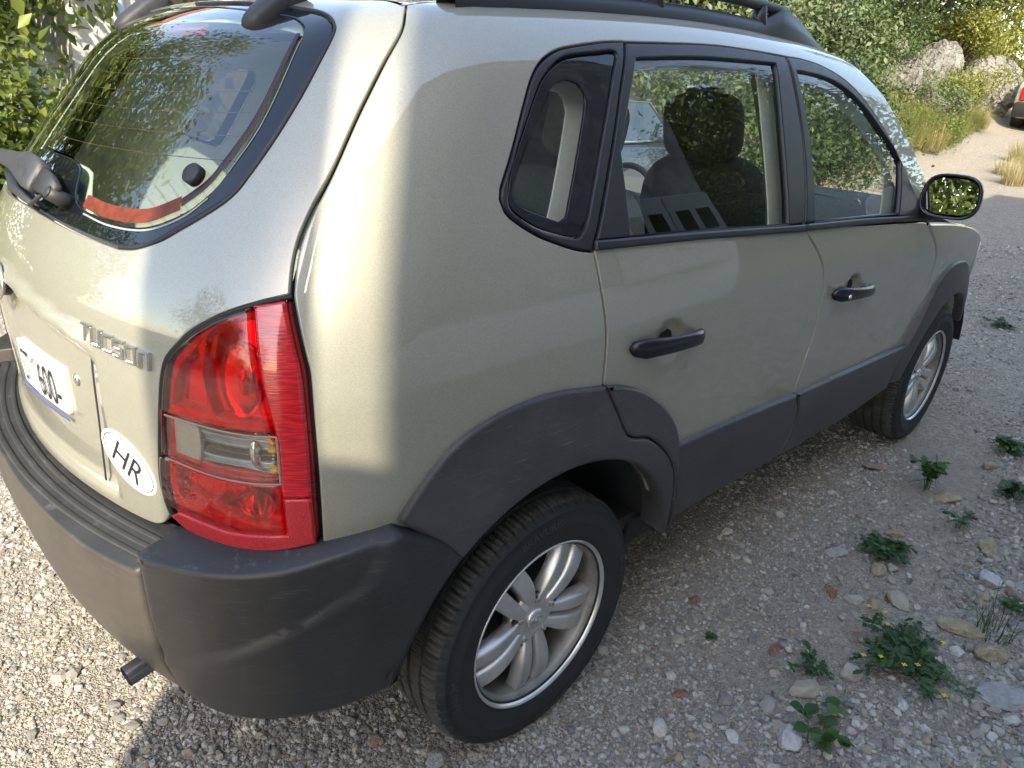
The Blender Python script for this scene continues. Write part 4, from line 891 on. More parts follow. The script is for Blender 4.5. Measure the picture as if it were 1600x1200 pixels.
for mir in (False, True):
    lamp = panel('tail_lamp', [LT, LL, LB, LR[::-1]], -.028, REFLM, CAR, h=.02, depth=.004, mirror=mir, gap=.006)
    strip('gasket', LT+LL[1:], .008, .001, DULLR, lamp, th=.004, mirror=mir)
    inn = lambda pts, e=.006: pts
    panel('red_lens', [LT[:1:-1]+[(-.474, 1.2090)], [(-.474, 1.2090)]+BAND[1:3], [BAND[2], (-.4485, 1.002)], RT[::-1], [RT[0], (-.606, .916)], [(-.606, .916), (-.6305, .912)], [(-.6305, .912)]+LL[3::-1]], .006, REDL, lamp, h=.012, edge=.006, gap=.003, mirror=mir)
    panel('red_lens', [[(-.6305, .910), (-.614, .914)], RB, [RB[-1], (-.4485, .85)], [(-.4485, .85), DIP[-1]], DIP[::-1], [DIP[0], (-.638, .81), LL[5], LL[4], (-.6305, .910)]], .006, REDL, lamp, h=.012, edge=.005, gap=.001, mirror=mir)
    panel('reflector', [DIP, [DIP[-1], (-.447, .880)], [(-.447, .880), (-.410, .880)], [(-.410, .880), (-.408, .785)], [(-.408, .785)]+LB[::-1][1:], [LB[0], DIP[0]]], .006, REFX, lamp, h=.012, edge=.005, gap=.001, mirror=mir)
    panel('side_lens', [BAND[:4]+[(-.447, .882)], [(-.447, .882), (-.410, .882)], [(-.410, .882), (-.410, 1.0), (-.414, 1.10), (-.424, 1.16), (-.435, 1.218)], [(-.435, 1.218), (-.4725, 1.2085)], [(-.4725, 1.2085), BAND[0]]], .006, RIBR, lamp, h=.010, edge=.005, gap=.0008, mirror=mir)
    panel('reverse_lens', [RT, [RT[-1], RB[-1]], RB[::-1], [(-.614, .916), (-.604, 1.003)]], .006, CLEARL, lamp, h=.012, edge=.004, gap=.001, mirror=mir)
    for pts in (RT, RB, [RT[-1], RB[-1]]): strip('lens_frame', pts, .0036, .0066, LFR, lamp, th=.001, mirror=mir, h=.004)
    for k in range(1, 8):
        f = k/8; strip('lens_rib', [(a[0]*(1-f)+c[0]*f, a[1]*(1-f)+c[1]*f) for a, c in zip(RT, RB)][1:], .0018, .0068, CLEARL, lamp, th=.001, mirror=mir)
    # bowls, bulb, dividers inside
    def bowl3(s0, t0, a, bb, d0, d1, name, mat):
        V = []; nr = 7
        for j in range(nr):
            f = j/(nr-1); k = math.sin(f*math.pi/2); V.append(MAPU(s0+a*k*np.cos(th[::2])/1.24, t0+bb*k*np.sin(th[::2]), np.full(24, d0+(d1-d0)*f*f)))
        return mk(name, np.vstack(V), [(j*24+i, j*24+(i+1) % 24, (j+1)*24+(i+1) % 24, (j+1)*24+i) for j in range(nr-1) for i in range(24)], mat, lamp, mirror=mir)
    bowl3(-.495, 1.085, .036, .066, -.026, -.018, 'reflector_bowl', REFLM)
    bowl3(-.490, .850, .034, .032, -.026, -.018, 'reflector_bowl', REFLM)
    panel('reverse_reflector', [[(-.607, .998), (-.452, .995)], [(-.452, .995), (-.452, .913)], [(-.452, .913), (-.612, .920)], [(-.612, .920), (-.607, .998)]], lambda s, t: -.016+.004*np.sin(t*900), SILVR, lamp, h=.006, depth=.02, mirror=mir)
    panel('reverse_reflector', [[(-.603, .996), (-.562, .996), (-.556, .96), (-.562, .918)], [(-.562, .918), (-.610, .920)], [(-.610, .920), (-.603, .996)]], -.008, FROST, lamp, h=.012, depth=.01, mirror=mir)
    for s0, t0, mt in ((-.487, 1.085, REFLM), (-.480, .957, CHROME), (-.490, .848, REFLM)):
        p = Pm(s0, t0, -.014); b = MB(); b.ell(p, (.011, .011, .026), 14, 10); b.build('bulb', mt, lamp, mirror=mir)
    for t0 in (.985, .968, .930):
        p = Pm(-.454, t0, -.012); b = MB(); b.ell(p, (.012, .012, .006), 10, 6); b.build('bulb', AMBER, lamp, mirror=mir)
    panel('divider', [[(-.61, 1.01), (-.45, 1.012)], [(-.45, 1.012), (-.45, 1.0)], [(-.45, 1.0), (-.61, 1.0)], [(-.61, 1.0), (-.61, 1.01)]], -.004, HOUSE, lamp, h=.02, depth=.04, mirror=mir)
    panel('divider', [[(-.62, .913), (-.45, .913)], [(-.45, .913), (-.45, .900)], [(-.45, .900), (-.62, .900)], [(-.62, .900), (-.62, .913)]], -.004, HOUSE, lamp, h=.02, depth=.04, mirror=mir)
    panel('divider', [[(-.560, 1.16), (-.535, 1.185)], [(-.535, 1.185), (-.545, 1.08), (-.53, 1.01)], [(-.53, 1.01), (-.545, 1.01)], [(-.545, 1.01), (-.56, 1.16)]], -.014, HOUSE, lamp, h=.02, depth=.03, mirror=mir)
    panel('housing_rim', [LT, LL, LB, LR[::-1]], -.012, HOUSE, lamp, h=.015, depth=.03, mirror=mir, gap=.004, holes=[[[(-.455, 1.18), (-.48, 1.185), (-.52, 1.17), (-.56, 1.12), (-.585, 1.08), (-.60, 1.02)], [(-.60, 1.02), (-.46, 1.02)], [(-.46, 1.02), (-.455, 1.18)]], [[(-.60, .995), (-.455, .99)], [(-.455, .99), (-.455, .92)], [(-.455, .92), (-.605, .925)], [(-.605, .925), (-.60, .995)]], [[(-.615, .885), (-.455, .885)], [(-.455, .885), (-.455, .815)], [(-.455, .815), (-.615, .82)], [(-.615, .82), (-.615, .885)]]])

# rear bumper
DPR = Spl([-1.085, -.84, -.62, -.54, -.45, -.38, -.31, -.22, -.15], [.082, .098, .106, .092, .068, .052, .040, .036, .034])
PRF = Spl([.30, .38, .46, .55, .64, .72, .83], [.20, .50, .78, .96, 1.03, 1.02, 1.0])
RIDGE = np.array([(-.70, .46), (-.577, .525), (-.50, .589), (-.38, .685), (-.348, .712), (-.334, .75), (-.315, .835)])
_tn = np.gradient(catmull(RIDGE, .02), axis=0); _tn /= np.linalg.norm(_tn, axis=1, keepdims=True); _nn = np.stack([-_tn[:, 1], _tn[:, 0]], -1)
RIDGE_UP = catmull(RIDGE, .02)+_nn*.020; RIDGE_MID = catmull(RIDGE, .02)-_nn*.010; RIDGE = catmull(RIDGE, .01)
def ridge_side(s, t):
    """signed distance to the crease, positive on the wheel side"""
    best = np.full(len(s), 9.); sg = np.ones(len(s))
    for (a0, b0), (a1, b1) in zip(RIDGE[:-1], RIDGE[1:]):
        L = math.hypot(a1-a0, b1-b0); ux, uy = (a1-a0)/L, (b1-b0)/L
        k = np.clip((s-a0)*ux+(t-b0)*uy, 0, L); dx, dy = s-a0-k*ux, t-b0-k*uy; d = np.hypot(dx, dy)
        c = ux*dy-uy*dx; m = d < best-1e-9; best = np.where(m, d, best); sg = np.where(m, np.where(c < 0, 1, -1), sg)
    return best*sg
def bd(s, t):
    u = np.abs(s-SCN); s2 = SCN+u
    low = sm(-.020, .004, ridge_side(s2, t))*sm(-.66, -.56, s2)
    return DPR(s2)*PRF(t)+.010*low-.004
SEAM = [(-.312, .803), (-.25, .742), rarc(128.5, 128.5, 1)[0]]
TOPB = [(-.617, .769), (-.56, .769), (-.50, .770), (-.45, .775), (-.403, .788), (-.36, .797), (-.312, .803)]
BOTB = [ax(-.445, .41), (-.40, .395), (-.50, .375), (-.617, .36)]
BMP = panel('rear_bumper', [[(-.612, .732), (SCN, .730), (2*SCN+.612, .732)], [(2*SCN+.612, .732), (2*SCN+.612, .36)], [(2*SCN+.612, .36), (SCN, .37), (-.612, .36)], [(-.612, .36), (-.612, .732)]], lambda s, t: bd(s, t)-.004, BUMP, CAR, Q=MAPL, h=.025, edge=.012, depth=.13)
for mir in (False, True):
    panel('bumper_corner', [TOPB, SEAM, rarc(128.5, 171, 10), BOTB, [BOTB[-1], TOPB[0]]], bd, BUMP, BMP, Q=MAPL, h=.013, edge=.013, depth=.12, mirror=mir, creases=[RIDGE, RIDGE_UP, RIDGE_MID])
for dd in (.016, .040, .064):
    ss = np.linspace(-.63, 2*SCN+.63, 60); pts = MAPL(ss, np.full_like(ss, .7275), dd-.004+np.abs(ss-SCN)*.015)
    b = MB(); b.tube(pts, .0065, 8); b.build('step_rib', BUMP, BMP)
b = MB(); b.tube([(-.56, -.42, .40), (-.68, -.44, .39), (-.812, -.455, .372)], [.021, .022, .023], 20, False)
b.tube([(-.812, -.455, .372), (-.70, -.442, .388)], [.0205, .020], 20, False); b.build('exhaust_tip', plain('dull_chrome', (.30, .29, .28), .25, metal=.9), CAR)

# door handles
HANDLE = plain('gloss_handle_black', (.006, .007, .010), .24)
def handle(s0, t0, s1, t1, mir, lock):
    rows = []
    for f, d, hh, hd in ((0, .004, .006, .004), (.03, .010, .018, .012), (.12, .020, .024, .016), (.3, .028, .022, .013), (.5, .034, .020, .010), (.75, .033, .019, .010), (.9, .026, .020, .013), (.97, .018, .018, .013), (1.0, .008, .008, .008)):
        rows.append((s0+(s1-s0)*f, t0+(t1-t0)*f, d, hh, hd))
    V = []; Fc = []; n = 14
    for (s, t, d, hh, hd) in rows:
        for k in range(n):
            a = 2*math.pi*k/n; V.append(Pm(s, t+hh*math.copysign(abs(math.sin(a))**.75, math.sin(a)), d+hd*math.cos(a)))
    for j in range(len(rows)-1):
        for k in range(n): Fc.append((j*n+k, (j+1)*n+k, (j+1)*n+(k+1) % n, j*n+(k+1) % n))
    Fc += [tuple(range(n)), tuple(range(len(rows)*n-1, (len(rows)-1)*n-1, -1))]
    return V, Fc
DOORS = [o for o in CAR.children if o.name.split('.')[0] == 'door']
for o, mir in zip(DOORS, (False, False, True, True)):
    fr_ = DOORS.index(o) % 2
    V, Fc = handle(*((1.262, .966, 1.556, .942) if fr_ else (.207, 1.010, .477, .994)), mir, fr_)
    h_ = mk('handle', V, Fc, HANDLE, o, mirror=mir)
    if fr_:
        p = Pm(1.312, .958, .040); b = MB(); b.ell(p, (.008, .006, .008), 12, 8); b.build('lock', CHROME, o, mirror=mir)

# door mirrors
for mir in (False, True):
    b = MB(); rows = []; n = 28
    for x, k, oy, oz in ((1.956, .86, 0, 0), (1.938, .90, 0, 0), (1.933, .96, 0, 0), (1.938, 1.0, 0, 0), (1.95, 1.0, 0, 0), (1.99, .97, .005, -.002), (2.03, .86, .012, -.006), (2.055, .66, .02, -.010), (2.066, .35, .025, -.012), (2.069, .03, .026, -.012)):
        for i in range(n):
            a = 2*math.pi*i/n; c, s_ = math.cos(a), math.sin(a)
            yy = .098*math.copysign(abs(c)**.62, c)*k; zz = .079*math.copysign(abs(s_)**.62, s_)*k
            yy *= 1-.10*(zz/.079 if zz > 0 else 0)
            rows.append((x-.11*yy+.08*zz, -.972+yy+oy, 1.238+zz+oz))
    b.add(rows, [(j*n+i, j*n+(i+1) % n, (j+1)*n+(i+1) % n, (j+1)*n+i) for j in range(9) for i in range(n)])
    dm = b.build('door_mirror', plain('mirror_housing', (.009, .009, .012), .25, coat=.3), CAR, mirror=mir)
    b = MB(); V = [(1.950, -.972, 1.238)]
    for i in range(n):
        a = 2*math.pi*i/n; c, s_ = math.cos(a), math.sin(a); yy = .084*math.copysign(abs(c)**.6, c); zz = .063*math.copysign(abs(s_)**.6, s_); yy *= 1-.10*(zz/.079 if zz > 0 else 0)
        V.append((1.950-.122*yy+.097*zz, -.972+yy, 1.238+zz))
    b.add(V, [(0, 1+(i+1) % n, 1+i) for i in range(n)]); b.build('mirror_glass', MIRR, dm, mirror=mir)
    b = MB(); b.tube([(1.985, -.83, 1.165), (1.985, -.90, 1.17), (1.98, -.96, 1.185)], [.035, .032, .03], 12); b.build('mirror_arm', TRIM, dm, mirror=mir)
    panel('sail_trim', [[(1.76, 1.345), (1.86, 1.262), (1.97, 1.14)], [(1.97, 1.14), (1.72, 1.172)], [(1.72, 1.172), (1.76, 1.345)]], .010, TRIM, dm, mirror=mir, h=.02, edge=.006)

# roof rails
for mir in (False, True):
    xs = np.concatenate([np.linspace(-.1, 1.15, 26), np.linspace(1.18, 1.50, 12)]); V = []; 
    prof = [(-.030, -.012), (-.028, .35), (-.016, .9), (0, 1), (.016, .9), (.028, .35), (.030, -.012)]
    for x in xs:
        hgt = .030 if x < 1.05 else (.030+.045*sm(1.05, 1.17, x))*(1-sm(1.16, 1.50, x))+.003
        z = float(top_z(min(x, 1.46), .60))-max(0, x-1.46)*.3
        for (yy, zz) in prof: V.append((x, -.60+yy, z+(zz*hgt if zz > 0 else zz)))
    n = 7; b = MB(); b.add(V, [(j*n+i, (j+1)*n+i, (j+1)*n+i+1, j*n+i+1) for j in range(len(xs)-1) for i in range(n-1)])
    rl = b.build('roof_rail', plain('rail_black', (.016, .016, .018), .38), CAR, mirror=mir)
    b = MB(); b.tube([(x, -.60, float(top_z(x, .60))+.068) for x in np.linspace(-.05, 1.20, 24)], .015, 12); b.build('rail_bar', STEEL, rl, mirror=mir)
    for x in (.05, .55, 1.05):
        b = MB(); z = float(top_z(x, .6)); b.tube([(x, -.60, z), (x, -.60, z+.066)], [.028, .018], 10); b.build('rail_post', TRIM, rl, mirror=mir)

# bonnet, nose, windscreen, underside
b = MB(); xs = np.linspace(2.30, 3.36, 24); ys = np.linspace(-.74, .74, 25); HZ = Spl([2.0, 2.4, 2.9, 3.2, 3.4], [1.165, 1.13, 1.06, .97, .86])
V = [(x-.10*(abs(y)/.74)**2*(x-2.3), y, float(HZ(x))-.055*y*y) for y in ys for x in xs]
b.add(V, [(j*24+i, j*24+i+1, (j+1)*24+i+1, (j+1)*24+i) for j in range(24) for i in range(23)]); b.build('bonnet', PAINT, CAR)
def nose_x(y, z):
    lo, hi = 2.5, 4.2
    for _ in range(30):
        m = .5*(lo+hi)
        if F(m, y, z, False) > 0: hi = m
        else: lo = m
    return lo
b = MB(); b.grid(lambda y, z: (nose_x(y, z), y, z), np.linspace(-.80, .80, 33), np.linspace(.34, .90, 12)); b.build('front_bumper', PAINT, CAR)
b = MB(); b.grid(lambda y, z: (nose_x(y, z)+.008, y, z), np.linspace(-.45, .45, 12), np.linspace(.72, .84, 5)); b.build('grille', GLOSSB, CAR)
b = MB(); b.grid(lambda y, z: (float(WIND_X(z))-.30*y*y-.012, y, z), np.linspace(-.70, .70, 25), np.linspace(1.14, 1.675, 16)); b.build('windscreen', WGLASS, CAR)
b = MB(); b.box((2.3, -.75, 1.06), (2.72, .75, 1.12), .01); b.build('cowl', DTRIM, CAR)
b = MB(); b.box((-.62, -.50, .44), (.3, .50, .48)); b.box((.52, -.76, .36), (2.15, .76, .40)); b.box((2.15, -.5, .36), (3.2, .5, .40)); b.tube([(0, -.68, .335), (0, .68, .335)], .04, 10); b.tube([(2.63, -.68, .335), (2.63, .68, .335)], .04, 10); b.tube([(.5, -.25, .40), (-.45, -.25, .40)], .035, 10); b.build('underbody', UNDER, CAR, smooth=False)

# cabin
b = MB(); b.box((-.68, -.54, .74), (.36, .54, .77)); b.build('cargo_floor', plain('cargo_carpet', (.12, .115, .10), .95, nscale=90, nvar=.3), CAR, smooth=False)
b = MB(); b.box((.3, -.80, .40), (2.3, .80, .43)); b.build('cabin_floor', plain('cabin_carpet', (.03, .03, .03), .95), CAR, smooth=False)
for sy in (1, -1): b = MB(); b.box((-.62, .545*sy-.01, .74), (.42, .545*sy+.01, .93)); b.build('arch_cover', LTRIM, CAR, smooth=False)
strip('trim_seam', [(2*SCN+.42+.05, 1.10), (2*SCN-.0, 1.105), (2*SCN-.3, 1.105)], .004, -.055, DARK, CAR)
p = Pm(2*SCN+.05, 1.03, -.065); b = MB(); b.box((p[0]-.05, p[1]-.02, p[2]+.028), (p[0]+.05, p[1]+.006, p[2]+.036)); b.box((p[0]+.042, p[1]-.02, p[2]-.03), (p[0]+.05, p[1]+.006, p[2]+.036)); b.build('latch_pocket', DARK, CAR, smooth=False)
def soft(name, c, r, rot, mat, par, p=.55):
    b = MB(); b.ell((0, 0, 0), r, 24, 16, p); o = b.build(name, mat, par); o.location = c; o.rotation_euler = rot; return o
for y in (-.40, .40):
    se = soft('rear_seat', (.42, y, 1.00), (.10, .30, .34), (0, R(14), 0), SEATM, CAR)
    soft('seat_cushion', (.28, 0, -.33), (.30, .29, .10), (0, R(-14), 0), SEATM, se)
    soft('headrest', (.03, 0, .46), (.055, .13, .09), (0, 0, 0), SEATM, se)
for y in (-.40, .40):
    se = soft('front_seat', (1.28, y, .98), (.11, .25, .38), (0, R(-14), 0), SEATD, CAR)
    soft('seat_cushion', (.34, 0, -.33), (.29, .26, .11), (0, R(14), 0), SEATD, se)
    soft('headrest', (-.01, 0, .47), (.06, .14, .11), (0, 0, 0), SEATD, se)
    b = MB()
    for q in (-.06, .06): b.tube([(0, q, .3), (-.01, q, .45)], .007, 8)
    b.build('headrest_posts', CHROME, se)
b = MB(); b.grid(lambda u, v: (2.02+.62*v, u, 1.10+.05*math.sin(v*3.1)-.10*(1-v)**3-.02*u*u), np.linspace(-.74, .74, 16), np.linspace(0, 1, 12)); b.box((2.03, -.72, .62), (2.2, .72, .98), .03); b.build('dashboard', plain('dash_grey', (.09, .09, .088), .7), CAR)
b = MB(); a = np.linspace(0, 2*np.pi, 33); b.tube([(1.80+.10*math.sin(t_)*.45, .40+.185*math.cos(t_), 1.02+.175*math.sin(t_)) for t_ in a], .015, 8, False); b.tube([(1.80, .40, 1.02), (2.05, .40, .98)], [.07, .05], 12); b.tube([(1.80, .22, 1.02), (1.80, .58, 1.02)], .02, 8); b.build('steering_wheel', DTRIM, CAR)
b = MB(); b.ell((0, 0, 0), (.018, .125, .036), 24, 10, .6); rv = b.build('rear_view_mirror', DTRIM, CAR); rv.location = (1.82, .02, 1.53); rv.rotation_euler = (0, R(6), R(-14))
b = MB(); b.grid(lambda u, v: (-.0195, u, v), np.linspace(-.112, .112, 2), np.linspace(-.027, .027, 2), True); b.build('mirror_glass', MIRR, rv)
b = MB(); b.tube([(0, 0, 0), (.06, 0, .09)], .009, 8); b.build('mirror_stalk', DTRIM, rv)
for sy in (-1, 1):
    for x0, x1 in ((1.02, 1.05), (.30, .12)):
        b = MB(); pts = [(x0+.0, sy*.64, 1.60), (x0+.02, sy*.72, 1.35), (x1+.02, sy*.78, .95)]
        for q in (0,): b.grid(lambda u, v: tuple(np.array(pts[0])*(1-v)+np.array(pts[2])*v+np.array((u, -sy*.01+sy*.03*math.sin(v*3.1), 0))), (-.023, .023), np.linspace(0, 1, 8))
        b.build('seat_belt', plain('belt_grey', (.30, .30, .28), .8), CAR)

# wheels
def lathe(prof, n, fn=None):
    V = []; Fc = []; m = len(prof)
    for i in range(n):
        a = 2*math.pi*i/n
        for j, (r, y) in enumerate(prof):
            if fn: r, y = fn(a, i, j, r, y)
            V.append((r*math.cos(a), y, r*math.sin(a)))
    for i in range(n):
        k = (i+1) % n
        for j in range(m-1): Fc.append((i*m+j, i*m+j+1, k*m+j+1, k*m+j))
    return V, Fc
TPRINT = plain('tyre_print', (.048, .048, .049), .5)
def build_wheel():
    w = empty('wheel', parent=CAR)
    T = .335
    side = [(.212, -.105), (.222, -.112), (.232, -.117), (.250, -.121), (.270, -.1235), (.274, -.1250), (.278, -.1235), (.295, -.1215), (.306, -.117), (.309, -.1185), (.313, -.1165), (.3205, -.110)]
    tread = [(.3265, -.103), (.3300, -.095), (.3330, -.086), (.3345, -.072), (.3350, -.064), (.3270, -.063), (.3270, -.055), (.3355, -.054), (.3365, -.025), (.3285, -.024), (.3285, -.014), (.3365, -.013)]
    half = side+tread; prof = half+[(r, -y) for r, y in half[::-1]]
    nside, NL = len(side), 70; npro = len(prof); n = NL*6
    def fn(a, i, j, r, y):
        k = min(j, npro-1-j); sg = 1 if j < npro/2 else -1
        if nside-1 <= k <= nside+4:                       # shoulder blocks with lateral slots
            ph = (i+(2 if sg < 0 else 0)) % 6
            if ph == 0: r -= .0095 if k > nside-1 else .006
            elif ph == 3 and k >= nside+1: r -= .0045
        elif k in (nside+7, nside+8, nside+11):
            if (i+k) % 6 == 0: r -= .0028
        return r, y
    V, Fc = lathe(prof, n, fn); V = [(x, y-.0, z) for x, y, z in V]
    mi = []; m = len(prof)
    for i in range(n):
        for j in range(m-1): k = min(j, m-2-j); mi.append(1 if k >= nside else 0)
    me = mesh_of('tyre', V, Fc, [RUBBER, TREADM], True, None, mi); me.polygons.foreach_set('use_smooth', [k == 0 for k in mi]); link('tyre', me, w)
    # raised sidewall lettering
    def ringtext(txt, r0, hgt, a0, step):
        cu = bpy.data.curves.new('t', 'FONT'); cu.body = txt; cu.size = 1; cu.resolution_u = 3; ob = bpy.data.objects.new('t', cu); COL.objects.link(ob)
        me = bpy.data.meshes.new_from_object(ob.evaluated_get(bpy.context.evaluated_depsgraph_get())); bpy.data.objects.remove(ob)
        V = np.array([v.co[:] for v in me.vertices]); Fc = [tuple(p.vertices) for p in me.polygons]; u = V[:, 0]*hgt/.7; v = V[:, 1]*hgt/.7
        a = a0-u/r0; rr_ = r0+v
        return [(rr_[i]*math.cos(a[i]), -.1252, rr_[i]*math.sin(a[i])) for i in range(len(a))], [tuple(reversed(f)) for f in Fc]
    for t_, a_ in (('BARUM', R(215)), ('BARUM', R(35)), ('BRAVURIS', R(130)), ('BRAVURIS', R(310))):
        tx = MB(); tx.add(*ringtext(t_, .281, .020, a_, 0)); tx.build('tyre_lettering', TPRINT, w, smooth=False)
    rimp = [(.2235, -.117), (.2255, -.114), (.2245, -.109), (.2190, -.108), (.2150, -.103), (.2075, -.098), (.2035, -.088), (.2000, -.060), (.196, -.02), (.190, .05), (.188, .10)]
    V, Fc = lathe([(.2265, -.106)]+rimp, 96); link('rim', mesh_of('rim', V, [f[::-1] for f in Fc], BARREL), w)
    V, Fc = lathe([(.2150, -.1035), (.2190, -.1085), (.2245, -.1095), (.2258, -.1145), (.2235, -.1175), (.2215, -.1165), (.2180, -.1110), (.2150, -.1035)], 96); link('rim_lip', mesh_of('rim_lip', V, [f[::-1] for f in Fc], ALLOY), w)
    V, Fc = lathe([(.001, -.02), (.14, -.02), (.14, .0), (.001, .0)], 48); link('brake_disc', mesh_of('brake_disc', V, [f[::-1] for f in Fc], STEEL), w)
    V, Fc = lathe([(.001, .05), (.187, .06)], 32); link('backing_plate', mesh_of('backing_plate', V, [f[::-1] for f in Fc], DARK), w)
    # hub and five twin spokes
    hp = [(.001, -.082), (.034, -.082), (.040, -.085), (.046, -.086), (.060, -.081), (.070, -.070), (.076, -.045), (.060, -.035)]
    V, Fc = lathe(hp, 60); link('hub', mesh_of('hub', V, [f[::-1] for f in Fc], ALLOY), w)
    me = None
    for k in range(5):
        for sg in (-1, 1):
            V = []; Fc = []; nr, nc = 15, 13; wide = False
            for j in range(nr):
                f = j/(nr-1); r = .040+(.2120-.040)*f; bow = 0
                if wide: c0, c1 = -(.026+.030*f+.010*math.sin(f*math.pi)), .006+.004*f
                else: c0, c1 = sg*(.0030+.004*f), sg*(.031+.029*f+.007*math.sin(f*math.pi))
                if sg < 0: c0, c1 = c1, c0
                yt = -.085-.023*math.sin(min(1, f*1.12)*math.pi*.60)+.022*f**2.6
                for i in range(nc):
                    u = -1+2*i/(nc-1); e = abs(u); tx_ = c0+(c1-c0)*(u+1)/2
                    dep = .0015*e*e if e < .72 else (.0015+.0055*((e-.72)/.2)**1.6 if e < .95 else .036)
                    V.append((r, yt+dep+.004*(.5-u*sg*.5), tx_+bow))
            for j in range(nr-1):
                for i in range(nc-1): Fc.append((j*nc+i, (j+1)*nc+i, (j+1)*nc+i+1, j*nc+i+1))
            a = R(72*k); c, s_ = math.cos(a), math.sin(a)
            link('spoke', mesh_of('spoke', [(x*c-z*s_, y, x*s_+z*c) for x, y, z in V], Fc, ALLOY), w)
        a = R(72*k+36); r = .057; ctr = (r*math.cos(a), -.0735, r*math.sin(a))
        b = MB(); b.tube([ctr, (ctr[0], -.0835, ctr[2])], [.0185, .0195], 18, False); b.tube([(ctr[0], -.0845, ctr[2]), (ctr[0], -.082, ctr[2])], [.0195, .0165], 18, False); b.build('lug_recess', STEEL, w)
        b = MB(); b.tube([ctr, (ctr[0], -.088, ctr[2]), (ctr[0], -.0915, ctr[2])], [.0098, .0098, .006], 6); b.build('lug_nut', CHROMED, w, smooth=False)
    V, Fc = lathe([(.001, -.0915), (.022, -.0905), (.0265, -.0875), (.0275, -.080)], 40); cc = link('centre_cap', mesh_of('centre_cap', V, [f[::-1] for f in Fc], ALLOY), w)
    b = MB(); e = np.linspace(0, 2*np.pi, 33); b.tube([(.017*math.cos(t_), -.0918, .011*math.sin(t_)) for t_ in e], .0012, 6, False)
    for p_, q_ in (((-.007, -.008), (-.004, .008)), ((.004, -.008), (.007, .008)), ((-.006, -.002), (.006, .002))): b.tube([(p_[0], -.0918, p_[1]), (q_[0], -.0918, q_[1])], .0013, 6)
    b.build('cap_emblem', CHROMED, w)
    return w
wh = build_wheel()
# every wheel hangs under the car as one part with its own sub-parts
def copy_wheel(src, loc, rz, ry):
    if src.location.length == 0 and not src.get('placed'): o = src; src['placed'] = 1
    else:
        o = src.copy(); COL.objects.link(o); o.parent = CAR
        for c in src.children: d = c.copy(); COL.objects.link(d); d.parent = o
    o.location = loc; o.rotation_euler = (0, ry, rz); return o
copy_wheel(wh, (0, -.772, .335), 0, R(19))
copy_wheel(wh, (2.63, -.772, .335), 0, R(23))
copy_wheel(wh, (0, .772, .335), R(180), R(40))
copy_wheel(wh, (2.63, .772, .335), R(180), R(11))
del wh['placed']
# ------------------------------------------------------------------ loose stones (parts of the ground) and the ones that stand out
smesh = [stone_mesh('stone', 60+k, STONEO, 2) for k in range(9)]
r_ = np.random.default_rng(11)
placed = 0
WHEELS = [(0, -.77), (2.63, -.77)]
while placed < 290:
    if placed < 205: x = r_.uniform(.2, 5.2); y = -1.05-abs(r_.normal(0, .75))-.05*(x)
    elif placed < 250: x = r_.uniform(-1.2, 1.2); y = r_.uniform(-1.6, -.95)
    else: x = r_.uniform(-1.7, -.75); y = r_.uniform(-.7, 1.4)
    if x < -.4 and y < -1.35: continue
    if any(abs(x-a) < .32 and abs(y-b_) < .2 for a, b_ in WHEELS): continue
    s = float(np.clip(np.exp(r_.normal(np.log(.0140), .46)), .009, .042))*(1 if placed < 250 else .75)
    o = link('stone', smesh[placed % 9], GROUND); o.location = (x, y, float(gz(x, y))+s*.32)
    o.rotation_euler = (r_.uniform(-.3, .3), r_.uniform(-.3, .3), r_.uniform(0, 6.28)); o.scale = (s*r_.uniform(.85, 1.4), s, s*r_.uniform(.6, 1.0)); placed += 1
def rock_mat(name, a, b_, c=None):
    m, t, o = nodes_of(name); p = N(t, 'ShaderNodeBsdfPrincipled'); t.links.new(p.outputs[0], o.inputs[0]); co = coords(t)
    n = noise(t, co, 2.2, 8, .65); t.links.new(ramp(t, n, [(.35, a), (.55, b_), (.72, c or b_)]), p.inputs['Base Color']); p.inputs['Roughness'].default_value = .9
    t.links.new(bump(t, noise(t, co, 5, 8, .7), .5, .15), p.inputs['Normal']); return m
TANR = rock_mat('tan_rock', (.30, .23, .14), (.45, .37, .25), (.52, .46, .36)); GREYR = rock_mat('grey_rock', (.30, .29, .28), (.44, .43, .41)); WHITER = rock_mat('white_rock', (.48, .46, .43), (.64, .62, .59)); REDB = rock_mat('brick_red', (.20, .10, .07), (.34, .17, .115), (.36, .26, .20)); PINKR = rock_mat('pink_rock', (.30, .21, .16), (.42, .31, .25))
def lone(x, y, s, asp, rz, mat, name, label, cat, seed, flat=.55):
    o = link(name, stone_mesh(name, seed, mat, 3, .16, flat)); o.location = (x, y, float(gz(x, y))+s*flat*.45); o.scale = (s*asp, s, s); o.rotation_euler = (r_.uniform(-.2, .2), r_.uniform(-.2, .2), rz); return tag(o, label, cat)
